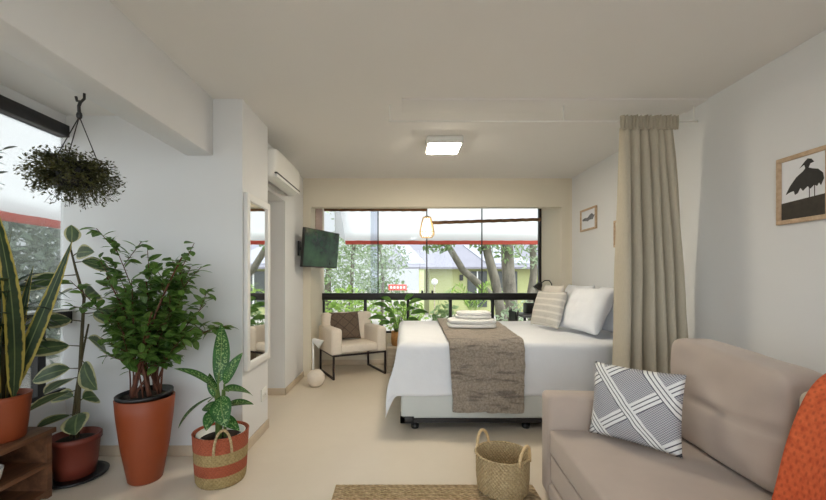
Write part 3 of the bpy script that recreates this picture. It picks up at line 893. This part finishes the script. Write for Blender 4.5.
# striped basket with a dieffenbachia
dc_ = V((-1.155, 2.49, 0))
dp = thing('dumb_cane', dc_, 'speckled broad-leaved plant in an orange striped woven basket', 'potted plant')
pot(dp, dc_, [(.001, 0), (.140, 0), (.150, .02), (.158, .15), (.166, .305), (.168, .31), (.159, .312), (.152, .29), (.144, .10), (.001, .08)], 'stripebasket', 'basket')
MB(Matrix.Translation(dc_)).lathe([(.12, .1), (.142, .285), (.146, .30), (.134, .30), (.127, .26), (.001, .255)], (0, 0, 0), 32).build('inner_pot', 'white', dp)
MB(Matrix.Translation(dc_)).lathe([(.128, .262), (.06, .275), (.001, .275)], (0, 0, 0), 24).build('soil', 'soil', dp)
for a in (R(-62), R(118)):
    pts = [(dc_.x + .170 * math.cos(a + .30 * math.cos(math.pi * i / 14)), dc_.y + .170 * math.sin(a + .30 * math.cos(math.pi * i / 14)), .22 + .145 * math.sin(math.pi * i / 14)) for i in range(15)]
    MB().tube(pts, .008, 8).build('handle', 'seagrass', dp)
DL = [  # base x,y,z  tip x,y,z  width  side (relative to the plant centre)
    ((-.02, .0, .60), (.015, -.03, .99), .105, (1, .2, 0)),
    ((.02, .0, .60), (.13, .02, .80), .075, (.8, -.2, -.5)),
    ((-.02, -.02, .57), (-.265, -.06, .715), .09, (.3, -.6, .7)),
    ((.02, -.02, .57), (.235, -.08, .55), .10, (.1, -.7, .6)),
    ((-.02, -.04, .54), (-.205, -.12, .365), .11, (.5, -.5, .5)),
    ((.02, -.05, .54), (.105, -.16, .39), .135, (.9, .1, .3)),
    ((-.02, .02, .50), (-.10, .05, .66), .07, (.8, 0, .3)),
    ((.01, .02, .45), (.17, .10, .44), .09, (-.2, .6, -.6)),
    ((-.01, -.04, .46), (-.01, -.17, .37), .09, (1, 0, 0)),
    ((-.02, .02, .44), (-.16, .08, .42), .08, (.3, .6, .5)),
    ((.02, -.02, .40), (.16, -.10, .345), .07, (.4, .5, .5))]
st = MB()
for k, (b, t, wd, sd) in enumerate(DL):
    b, t = V(b), V(t)
    g = V((b.x * .8 + .02 * math.sin(k * 2), b.y * .6 + .02 * math.cos(k * 3), .27))
    st.tube([dc_ + g, dc_ + g.lerp(b, .6) + V((0, 0, .02)), dc_ + b, dc_ + b.lerp(t, .2)], [.009, .008, .006, .004], 6)
    MB().leaf(dc_ + b, dc_ + t, wd, V(sd), .10, 12, .82, .18).build('leaf', 'dieffleaf', dp)
st.build('stems', 'stemgreen', dp)

# variegated rubber plant
rc = V((-2.105, 2.515, 0))
rp = thing('rubber_plant', rc, 'tall rubber plant with cream edged leaves in a brown pot', 'potted plant')
MB(Matrix.Translation(rc)).lathe([(.155, 0), (.175, .012), (.178, .022), (.15, .02), (.001, .012)], (0, 0, 0), 32).build('saucer', 'blackplastic', rp)
pot(rp, rc, [(.001, .02), (.105, .02), (.118, .10), (.130, .235), (.140, .24), (.140, .27), (.130, .275), (.122, .24), (.001, .225)], 'terradark')
MB(Matrix.Translation(rc)).lathe([(.122, .235), (.06, .25), (.001, .25)], (0, 0, 0), 24).build('soil', 'soil', rp)
st = MB()
sp1 = [rc + V((.01, 0, .24)), rc + V((.02, 0, .50)), rc + V((.045, -.01, .85)), rc + V((.055, 0, 1.15)), rc + V((.0, .0, 1.34)), rc + V((-.03, 0, 1.46))]
sp2 = [rc + V((-.03, 0, .24)), rc + V((-.01, .02, .55)), rc + V((.03, .02, .80)), rc + V((.06, .03, .98))]
st.tube(sp1, [.012, .011, .010, .009, .007, .005], 8); st.tube(sp2, [.010, .009, .007, .005], 8); 
RL = [  # height on the plant: base offset -> tip offset
    ((-.03, 0, 1.46), (-.01, -.02, 1.62), .10, (1, .2, 0)),
    ((-.02, 0, 1.42), (.20, -.10, 1.44), .10, (.2, -.3, -.8)),
    ((-.01, 0, 1.38), (.21, .02, 1.33), .11, (.1, -.5, .7)),
    ((.0, 0, 1.30), (-.25, -.12, 1.20), .12, (.2, -.5, .7)),
    ((.03, 0, 1.22), (-.23, .04, 1.08), .13, (.1, .7, .5)),
    ((.05, 0, 1.13), (.24, -.14, 1.20), .14, (-.2, -.5, .8)),
    ((.055, 0, 1.05), (.31, .04, 1.00), .14, (.2, .6, .6)),
    ((.05, 0, 1.00), (-.26, -.08, .98), .14, (.3, -.5, .8)),
    ((.05, .0, .90), (.28, -.10, .80), .14, (.2, -.5, .8)),
    ((.045, 0, .84), (-.27, -.12, .81), .14, (.2, -.4, .8)),
    ((.04, -.01, .76), (.25, -.14, .60), .15, (.8, -.2, .5)),
    ((.035, -.01, .70), (-.26, -.02, .62), .13, (.2, .5, .8)),
    ((.03, 0, .64), (.02, -.24, .60), .13, (1, 0, .1)),
    ((.03, 0, .56), (-.18, -.15, .46), .12, (.6, -.5, .6)),
    ((.02, 0, .48), (.22, -.10, .54), .12, (.2, -.5, .8)),
    ((.02, 0, .42), (.15, -.18, .34), .15, (.9, .4, .3)),
    ((.02, .0, .50), (-.22, .08, .48), .11, (.3, .6, .6)),
    ((.02, .0, .40), (-.18, -.08, .34), .11, (.4, -.6, .6))]
for k, (b, t, wd, sd) in enumerate(RL):
    b, t = rc + V(b), rc + V(t)
    j = b.lerp(t, .2) + V((0, 0, .015))
    st.tube([b, j], [.004, .003], 5)
    MB().leaf(j, t, wd, V(sd), .07, 10, .95, .12).build('leaf', 'rubberleaf', rp)
st.build('stems', 'stem', rp)

# wooden shelf with pots by the balcony window
sw = thing('low_shelf', (-2.21, 1.75, 0), 'low walnut shelf unit with open compartments by the balcony window', 'shelf')
MB().box(-2.375, -2.045, 1.10, 2.31, .37, .40, .003).build('top_board', 'wood', sw)
MB().box(-2.365, -2.055, 1.12, 2.26, .185, .21).build('shelf_board', 'wood', sw)
MB().box(-2.365, -2.055, 1.12, 2.26, .02, .045).build('bottom_board', 'wood', sw)
for y in (1.12, 2.26): MB().box(-2.365, -2.055, y, y + .03, 0, .37).build('side_panel', 'wood', sw)
MB().box(-2.37, -2.355, 1.12, 2.28, .02, .37).build('back_panel', 'wood', sw)
sc = V((-2.185, 2.13, .40))
sn = thing('snake_plant', sc, 'yellow edged snake plant with dark strappy leaves in a terracotta pot on the shelf', 'potted plant')
pot(sn, sc, [(.001, .0), (.092, 0), (.10, .01), (.122, .225), (.124, .245), (.114, .245), (.108, .21), (.001, .20)], 'terracotta')
MB(Matrix.Translation(sc)).lathe([(.112, .215), (.05, .225), (.001, .225)], (0, 0, 0), 24).build('soil', 'soil', sn)
SL = [((.02, .0, .22), (.36, .03, 1.09), .085, .01, (.75, .2, -.3)), ((.09, -.03, .22), (-.03, -.05, 1.37), .085, .085, (.35, .94, 0)), ((.03, -.06, .22), (.05, -.25, 1.02), .08, .02, (1, .1, 0)),
      ((.0, .05, .22), (.02, .16, .95), .08, .02, (1, 0, 0)), ((-.05, .0, .22), (-.12, .04, 1.05), .08, .02, (.8, .5, 0)), ((.04, -.04, .22), (.14, -.10, .85), .075, .02, (.6, -.7, 0)),
      ((-.03, .03, .22), (-.04, .10, 1.18), .08, .02, (.8, -.5, 0))]
for b, t, wd, sg, sd in SL:
    MB().leaf(sc + V(b), sc + V(t), wd, V(sd), sg, 14, .6, .2).build('leaf', 'snakeleaf', sn)
r2 = random.Random(11)
for k in range(30):
    a = r2.uniform(-1.7, 1.9); L = r2.uniform(.26, .50)
    b = sc + V((r2.uniform(-.05, .04), r2.uniform(-.05, .05), .22)); m_ = b + V((0.03 * math.cos(a), .03 * math.sin(a), r2.uniform(.24, .62)))
    t = m_ + V((L * math.cos(a) * .6, L * .7 * math.sin(a), r2.uniform(-.10, .16)))
    t.x = max(-2.36, t.x); m_.x = max(-2.36, m_.x)
    stk = MB().tube([b, m_], [.006, .004], 5).build('stalk', 'stem', sn)
    MB().leaf(m_, t, .045, None, .16, 10, .7, .25).build('leaf', 'darkleaf', stk)
# white bowl on the shelf board
wb = thing('bowl', (-2.13, 1.98, .21), 'white ceramic bowl inside the low walnut shelf', 'bowl')
MB(Matrix.Translation((-2.13, 1.98, .21))).lathe([(.04, 0), (.065, .03), (.078, .09), (.074, .09), (.06, .035), (.001, .015)], (0, 0, 0), 28).build('body', 'white', wb)
# tall plant standing just beyond the picture edge, its twigs reach in
tc_ = V((-2.18, 1.55, .40))
tp_ = thing('branching_plant', tc_, 'tall dark branching plant whose leaf tips show at the picture edge', 'potted plant')
pot(tp_, tc_, [(.001, 0), (.08, 0), (.10, .20), (.102, .21), (.092, .21), (.001, .18)], 'terradark')
st = MB(); lf = MB()
st.tube([tc_ + V((0, 0, .18)), tc_ + V((.02, .05, 1.0)), tc_ + V((0, .12, 1.5))], [.012, .009, .005], 6)
for t in ((.20, .36, 1.46), (.16, .40, 1.40), (.12, .42, 1.36), (.22, .34, 1.31), (.10, .38, 1.28), (.18, .40, 1.52)):
    e = tc_ + V(t); b = tc_ + V((.01, .11, 1.36)); st.tube([b, e], [.003, .002], 4)
    for j in range(6):
        p = b.lerp(e, .45 + .55 * j / 5); d = V((r2.uniform(.2, 1), r2.uniform(-.6, .6), r2.uniform(-.2, .25))).normalized()
        lf.leaf(p, p + d * .07, .024, None, .05, 4)
st.build('stems', 'stem', tp_); lf.build('foliage', 'darkleaf', tp_)

# hanging basket under the beam
hc = V((-1.535, 1.86, 0))
hk = thing('ceiling_hook', (hc.x, hc.y, 2.06), 'small black hook screwed under the ceiling beam', 'hook')
MB().tube([(hc.x + .02, hc.y, 2.16), (hc.x + .02, hc.y, 2.135), (hc.x + .005, hc.y, 2.12), (hc.x - .015, hc.y, 2.125), (hc.x - .02, hc.y, 2.145)], .006, 8).build('hook', 'black', hk)
hp = thing('hanging_plant', (hc.x, hc.y, 1.68), 'hanging basket of fine olive foliage below the beam', 'hanging plant')
m = MB(); m.tube([(hc.x + .004, hc.y, 2.125), (hc.x - .006, hc.y, 2.10), (hc.x - .004, hc.y, 2.05)], .007, 8); m.ball((hc.x - .004, hc.y, 2.055), (.014, .01, .02), 12, 8)
m.build('hanger_top', 'black', hp)
PC = V((hc.x - .03, hc.y, 1.79))
for a in (R(30), R(150), R(270)):
    MB().tube([(hc.x - .004, hc.y, 2.05), PC + V((.10 * math.cos(a), .10 * math.sin(a), .03))], .0025, 5).build('strand', 'black', hp)
MB(Matrix.Translation(PC)).lathe([(.001, -.08), (.07, -.08), (.10, .03), (.095, .03), (.001, .0)], (0, 0, 0), 24).build('pot', 'blackplastic', hp)
fol = MB(); r3 = random.Random(5)
for k in range(620):
    a = r3.uniform(0, 2 * math.pi); rr = math.sqrt(r3.random())
    e = PC + V((.205 * rr * math.cos(a), .20 * rr * math.sin(a), .0)) 
    hgt = r3.uniform(-1, 1)
    e.z += (hgt * .135 if hgt > 0 else hgt * .15) * math.sqrt(max(0, 1 - rr ** 2.5)) - .03
    b = PC + (e - PC) * r3.uniform(.35, .6) + V((0, 0, .01))
    fol.tube([b, e], .0009, 3)
    for j in range(9):
        p = b.lerp(e, j / 8) + V((r3.uniform(-1, 1), r3.uniform(-1, 1), r3.uniform(-1, 1))) * .012
        d = V((r3.uniform(-1, 1), r3.uniform(-1, 1), r3.uniform(-.7, .7))).normalized()
        fol.mini(p, d, d.cross(V((r3.uniform(-1, 1), .3, 1))).normalized(), r3.uniform(.012, .022), .010)
fol.build('foliage', 'hangleaf', hp)

# peace lily on a stool beside the bed
lc = V((-.07, 5.38, 0))
sl = thing('stool', lc, 'low grey beige wooden cube stool at the foot of the bed', 'stool')
MB().box(lc.x - .13, lc.x + .17, lc.y - .15, lc.y + .15, .325, .355, .004).build('top', 'greywood', sl)
for x in (-.13, .15): MB().box(lc.x + x, lc.x + x + .02, lc.y - .15, lc.y + .15, 0, .325).build('side_panel', 'greywood', sl)
MB().box(lc.x - .11, lc.x + .15, lc.y - .14, lc.y - .125, .02, .325).build('front_panel', 'greywood', sl)
pl = V((lc.x + .03, lc.y, .355))
ll = thing('peace_lily', pl, 'arching green peace lily in a small woven pot by the window', 'potted plant')
pot(ll, pl, [(.001, 0), (.095, 0), (.105, .02), (.112, .10), (.105, .195), (.098, .195), (.10, .1), (.001, .16)], 'potbasket')
MB(Matrix.Translation(pl)).lathe([(.098, .165), (.001, .175)], (0, 0, 0), 20).build('soil', 'soil', ll)
r4 = random.Random(21)
st = MB()
LL = [(-.34, -.05, .36, .42), (-.30, .05, .56, .30), (-.20, -.10, .66, .22), (-.12, -.15, .42, .18), (.02, -.16, .40, .16), (-.05, .06, .60, .16), (.06, -.02, .60, .2), (.16, -.05, .70, .3), (.26, .02, .62, .3), (.32, -.04, .45, .34),
      (-.18, .10, .48, .2), (.18, .10, .50, .22), (-.22, -.16, .30, .2), (.10, -.18, .30, .18), (.22, -.12, .34, .2), (-.02, -.20, .26, .12), (-.10, -.20, .34, .16), (.0, .14, .50, .2)]
for x, y, z, sg in LL:
    b = pl + V((x * .12, y * .12, .17)); t = pl + V((x, y * .9, z)); j = b + V((x * .38, y * .38, (z - .17) * .75 + .05))
    t.y = min(t.y, 5.70)
    st.tube([b, b.lerp(j, .5) + V((0, 0, .02)), j], [.005, .004, .003], 5)
    MB().leaf(j, t + V((x * .25, 0, -.0)), .085, V((.25 * (1 if y > 0 else -1), -.55, .75)) if abs(x) > .09 else V((1, 0, .2)), .16, 10, .85, .25).build('leaf', 'lilyleaf', ll)
st.build('stems', 'stemgreen', ll)

# ------------------------------------------------------------------ outside
def out_struct(name, mb, mat): return struct(name, mb, mat)
gr = MB().box(-40, 40, -30, 60, -.72, -.6); out_struct('ground', gr, simple('garden_paving', (176, 170, 162), .9, .2, 1.5))
aw = thing('awning', (.9, 6.0, 2.0), 'white canvas awning with a red border outside the bay window', 'awning')
AX0, AX1 = -1.03, 3.6
m = MB(); m.grid(lambda u, v: V((AX0 + (AX1 - AX0) * u, 6.0 + 1.1 * v, 2.80 - .84 * v)), 24, 6); thick(m.build('canopy', 'awning', aw), .006)
m = MB(); m.raw([(AX0, 6.0, 2.80), (AX0, 7.1, 1.96), (AX0, 6.0, 1.96)], [[0, 1, 2]], None, False); thick(m.build('side_panel', 'cotton', aw), .006)
m = MB(); m.grid(lambda u, v: V((AX0 + (AX1 - AX0) * u, 7.1 + .004 * math.sin(u * 90), 1.965 - .075 * v)), 120, 3); thick(m.build('valance', 'valance', aw), .006)
aw = thing('awning', (-3.3, 1.0, 2.0), 'white canvas awning with a red border outside the balcony window', 'awning')
m = MB(); m.grid(lambda u, v: V((-2.76 - 1.24 * v, -2.5 + 7.4 * u, 2.80 - .85 * v)), 24, 6); thick(m.build('canopy', 'awning', aw), .006)
m = MB(); m.grid(lambda u, v: V((-4.0 + .004 * math.sin(u * 90), -2.5 + 7.4 * u, 1.955 - .10 * v)), 120, 3); thick(m.build('valance', 'valance', aw), .006)

ho = thing('house', (4.5, 20, -.6), 'olive green house with a pale grey roof beyond the trees', 'house')
MB().box(1.4, 12, 20, 26, -.6, 1.85).build('wall', simple('olive_house_paint', (158, 161, 112), .9, .03), ho)
m = MB(); m.raw([(-1.2, 19.3, 1.78), (12.5, 19.3, 1.78), (12.5, 24.5, 3.9), (.4, 24.5, 3.9)], [[0, 1, 2, 3]], None, False); thick(m.build('roof', simple('pale_grey_roof', (138, 136, 146), .8, .05, 1), ho), .1)
for xa, xb in ((.3, 1.2), (4.3, 6.6)):
    m = MB(); sk = -.8
    m.raw([(xa, 19.6, 1.98), (xb, 19.6, 1.98), (xb + sk, 22.5, 3.17), (xa + sk, 22.5, 3.17)], [[0, 1, 2, 3]], None, False); thick(m.build('roof_panel', simple('white_roof_sheet', (164, 164, 174), .6, .02), ho), .06)
for xa, xb in ((3.35, 4.35), (4.75, 5.9)):
    fr_ = MB().box(xa, xb, 19.94, 20.0, -.2, 1.62).build('window', simple('dark_window', (52, 56, 54), .3, .1), ho)
    MB().box((xa + xb) / 2 - .03, (xa + xb) / 2 + .03, 19.9, 19.95, -.2, 1.62).build('mullion', 'white', fr_)
MB().box(.85, 1.1, 19.4, 19.65, -.6, 1.75).build('pillar', simple('pale_green_pillar', (182, 188, 142), .9, .03), ho)
MB().box(2.95, 3.13, 19.92, 20, 1.15, 1.45).build('wall_box', 'black', ho)
gl = thing('garden_lamp', (1.0, 12, -.6), 'white globe garden lamp on a thin post before the house', 'garden lamp')
MB().tube([(1.0, 12, -.6), (1.0, 12, 1.08)], .02, 8).build('post', 'greywood', gl); MB().ball((1.0, 12, 1.16), .10).build('globe', 'white', gl)
sg = thing('red_sign', (-.18, 13.2, -.6), 'low red sign board among the shrubs outside', 'sign')
MB().box(-.46, .16, 13.2, 13.24, .86, 1.06, .005).build('board', simple('red_sign_paint', (226, 82, 74), .6, .03), sg)
for k in range(5): MB().box(-.40 + k * .11, -.33 + k * .11, 13.192, 13.2, .92, 1.0).build('white_mark', 'white', sg)
for x in (-.4, .1): MB().tube([(x, 13.22, -.6), (x, 13.22, .87)], .02, 6).build('post', 'greywood', sg)

def leafcloud(m, c, r, n, size, rr):
    for k in range(n):
        while True:
            p = V((rr.uniform(-1, 1), rr.uniform(-1, 1), rr.uniform(-1, 1)))
            if p.length < 1: break
        p = V(c) + V((p.x * r[0], p.y * r[1], p.z * r[2]))
        d = V((rr.uniform(-1, 1), rr.uniform(-1, 1), rr.uniform(-1, .6))).normalized()
        L = size * rr.uniform(.7, 1.4)
        m.mini(p, d, d.cross(V((rr.uniform(-1, 1), rr.uniform(-1, 1), .5))).normalized(), L, L * .42)
def tree(trunks, clouds, leafm, size, label, seed, group='trees outside the bay window', base=None):
    rr = random.Random(seed)
    b = trunks[0][0][0]
    o = thing('tree', (b[0], b[1], -.6), label, 'tree', group)
    t = MB()
    for pts, rs in trunks: t.tube(pts, rs, 10)
    t.build('trunk', 'bark', o)
    m = MB()
    for c, r, n in clouds: leafcloud(m, c, r, n, size, rr)
    m.build('foliage', leafm, o)
def sc_pts(pts, Y):
    # the trunk outlines were measured at 10 m; move one to its own distance at its own true size
    k = Y / 10.0
    return [(x * k, Y + dy, -.6 if z < -.5 else 1.28 + (z - 1.28) * k) for x, dy, z in pts]
def tr(Y, trunks, clouds, *a):
    k = Y / 10.0
    tree([(sc_pts(p, Y), [r * k for r in rs]) for p, rs in trunks],
         [((x * k, Y + dy, 1.28 + (z - 1.28) * k), (rx * k, ry, rz * k), n) for (x, dy, z), (rx, ry, rz), n in clouds], *a)
tr(10, [([(2.75, 0, -.6), (2.5, 0, .6), (2.1, 0, 1.0), (1.55, 0, 1.5), (1.25, 0, 2.0), (1.0, 0, 2.3), (.5, .1, 3.0)], [.14, .12, .10, .09, .08, .075, .05])],
   [((.9, -.1, 2.2), (.55, .4, .22), 170), ((.3, 0, 3.0), (.9, .45, .5), 300)], 'treeleaf', .17, 'tree with a grey trunk leaning far over to one side before the house', 1)
tr(8.9, [([(2.62, 0, -.6), (2.5, 0, .6), (2.38, 0, 1.25), (2.2, 0, 1.9), (2.1, 0, 2.4), (2.1, 0, 3.3)], [.14, .12, .12, .11, .10, .06])],
   [((2.1, -.1, 2.15), (.4, .35, .2), 90), ((2.0, 0, 3.3), (.8, .4, .5), 260)], 'treeleaf', .15, 'slim brown tree trunk curving up behind the middle pane joint', 2)
tr(11.2, [([(2.85, 0, -.6), (2.78, 0, .7), (2.72, 0, 1.5), (2.68, 0, 2.3), (2.7, 0, 3.4)], [.19, .17, .16, .15, .09])],
   [((2.65, -.3, 2.1), (.45, .3, .35), 130), ((3.0, 0, 3.2), (.8, .45, .5), 260)], 'treeleaf', .15, 'thick straight grey tree trunk standing upright before the house', 3)
tr(12.4, [([(3.42, 0, -.6), (3.27, 0, .6), (3.38, 0, 1.4), (3.35, 0, 2.3), (3.37, 0, 3.3)], [.12, .11, .09, .08, .05]), ([(3.27, 0, .7), (3.6, 0, 1.25), (3.9, 0, 2.1)], [.08, .06, .045])],
   [((3.2, -.2, 1.95), (.55, .35, .42), 220), ((3.5, 0, 3.1), (.7, .45, .5), 220)], 'paleleaf', .15, 'forked tree outside nearest the edge of the window above the desk', 4)
tr(11.5, [([(-1.35, 0, -.6), (-1.3, 0, 1.0), (-1.25, 0, 2.0), (-1.1, 0, 3.2)], [.06, .05, .045, .035]), ([(-.55, .3, -.6), (-.5, .3, 1.2), (-.6, .3, 2.4)], [.045, .04, .03])],
   [((-1.2, 0, 1.7), (.85, .5, .85), 900), ((-.35, -.1, 1.75), (.62, .4, .5), 420), ((-1.0, 0, 3.0), (1.0, .5, .5), 200)], 'paleleaf', .13, 'lacy pale green tree filling the window beside the television', 5)
tr(15, [([(-1.9, 0, -.6), (-1.9, 0, 1.2), (-1.8, 0, 2.4)], [.1, .08, .06])],
   [((-1.6, 0, 1.3), (1.3, .8, 1.2), 1300), ((-.5, .4, 1.0), (.7, .6, .35), 420)], 'treeleaf', .2, 'dense green tree behind the lacy pale tree', 6)
def shrub(c, r, n, size, mat, label, seed):
    o = thing('shrub', (c[0], c[1], -.6), label, 'shrub', 'shrubs outside the bay window')
    m = MB(); leafcloud(m, c, r, n, size, random.Random(seed)); m.build('foliage', mat, o)
    t = MB()
    for k in range(4): t.tube([(c[0] + .05 * k - .1, c[1], -.6), (c[0] + (k - 1.5) * r[0] * .4, c[1], c[2])], .015, 5)
    t.build('stems', 'stem', o)
shrub((-1.1, 8.2, .55), (.66, .5, .55), 520, .13, 'shrubleaf', 'bright shrub outside behind the armchair', 31)
shrub((.08, 8.3, .45), (.44, .45, .5), 380, .13, 'shrubleaf', 'bright shrub outside behind the peace lily', 32)
shrub((.88, 8.0, .38), (.32, .35, .42), 260, .13, 'treeleaf', 'low green shrub outside behind the towels', 33)
shrub((2.6, 8.2, .40), (.6, .4, .40), 320, .13, 'paleleaf', 'low pale shrub outside behind the desk', 34)
# palm
pm = thing('palm', (1.72, 9.4, -.6), 'young palm with bright arching fronds outside the window', 'palm')
rr = random.Random(8)
MB().tube([(1.72, 9.4, -.6), (1.72, 9.4, .35)], [.07, .05], 8).build('trunk', 'bark', pm)
for k in range(11):
    a = 2 * math.pi * k / 11 + .2; L = rr.uniform(.55, .85); top = rr.uniform(.45, .85)
    b = V((1.72, 9.4, .33)); pts = []
    for i in range(12):
        t = i / 11
        pts.append(b + V((L * t * math.cos(a), L * t * math.sin(a) * .7, top * math.sin(t * 2.1))))
    m = MB(); m.tube(pts, .007, 5)
    for i in range(2, 12):
        d = (pts[i] - pts[i - 1]).normalized(); s = d.cross(V((0, 0, 1))).normalized()
        for q in (-1, 1):
            dd = (s * q * .8 + d * .7 + V((0, 0, -.15))).normalized(); l = .30 * (1 - .5 * abs(i / 11 - .5))
            m.leaf(pts[i], pts[i] + dd * l, .035, None, .04, 3)
    m.build('frond', 'shrubleaf', pm)
# dark trees beyond the balcony side
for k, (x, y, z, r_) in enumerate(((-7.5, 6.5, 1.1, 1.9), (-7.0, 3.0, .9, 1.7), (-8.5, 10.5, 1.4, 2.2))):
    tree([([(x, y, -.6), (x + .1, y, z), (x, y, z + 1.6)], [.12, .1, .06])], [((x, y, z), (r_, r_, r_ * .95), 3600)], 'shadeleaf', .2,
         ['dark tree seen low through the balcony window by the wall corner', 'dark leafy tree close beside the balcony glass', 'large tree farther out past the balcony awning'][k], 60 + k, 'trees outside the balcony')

# ------------------------------------------------------------------ light
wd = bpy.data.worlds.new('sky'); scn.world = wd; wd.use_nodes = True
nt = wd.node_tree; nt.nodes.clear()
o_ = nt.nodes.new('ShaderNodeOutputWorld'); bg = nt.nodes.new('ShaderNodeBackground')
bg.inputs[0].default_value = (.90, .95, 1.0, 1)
# overcast bright sky, brighter on the side of the sun (behind the viewpoint)
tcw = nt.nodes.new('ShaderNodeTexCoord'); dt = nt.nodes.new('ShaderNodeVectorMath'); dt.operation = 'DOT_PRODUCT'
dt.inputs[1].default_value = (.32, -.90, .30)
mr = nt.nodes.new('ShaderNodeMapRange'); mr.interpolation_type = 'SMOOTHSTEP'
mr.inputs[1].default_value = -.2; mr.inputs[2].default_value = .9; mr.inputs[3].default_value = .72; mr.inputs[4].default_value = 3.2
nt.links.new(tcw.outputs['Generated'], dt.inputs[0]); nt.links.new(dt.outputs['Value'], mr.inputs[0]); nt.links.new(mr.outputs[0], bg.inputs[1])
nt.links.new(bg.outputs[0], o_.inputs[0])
sl_ = bpy.data.lights.new('sun', 'SUN'); sl_.energy = 1.0; sl_.angle = R(4); sl_.color = (1, .97, .91)
so2 = bpy.data.objects.new('sun', sl_); COL.objects.link(so2)
so2.rotation_euler = V((-.35, .40, -.85)).to_track_quat('-Z', 'Y').to_euler()
def portal(name, loc, d, sx, sy):
    l = bpy.data.lights.new(name, 'AREA'); l.shape = 'RECTANGLE'; l.size = sx; l.size_y = sy; l.cycles.is_portal = True
    o = bpy.data.objects.new(name, l); COL.objects.link(o); o.location = loc
    o.rotation_euler = V(d).to_track_quat('-Z', 'Z').to_euler()
portal('window_portal', (.45, 5.97, 1.43), (0, -1, 0), 3.3, 1.95)
portal('balcony_portal', (-2.52, .3, 1.42), (1, 0, 0), 5.1, 1.95)
portal('door_portal', (0, YB - .17, 1.2), (0, 1, 0), 3.8, 2.4)

# ------------------------------------------------------------------ camera
cd = bpy.data.cameras.new('camera'); cam = bpy.data.objects.new('camera', cd); COL.objects.link(cam)
cd.sensor_width = 36; cd.lens = 390 * 36 / 826
cd.shift_x = 11 / 826; cd.shift_y = 28 / 826
cam.location = (0, 0, 1.28); cam.rotation_euler = (R(90), 0, 0)
cd.clip_start = .05; cd.clip_end = 200
scn.camera = cam
vs = scn.view_settings
vs.view_transform = 'Standard'; vs.look = 'None'; vs.gamma = 1; vs.exposure = .48
vs.use_curve_mapping = False
scn.cycles.max_bounces = 12; scn.cycles.diffuse_bounces = 6; scn.cycles.transparent_max_bounces = 16
scn.cycles.use_denoising = True
scn.cycles.sample_clamp_indirect = 8
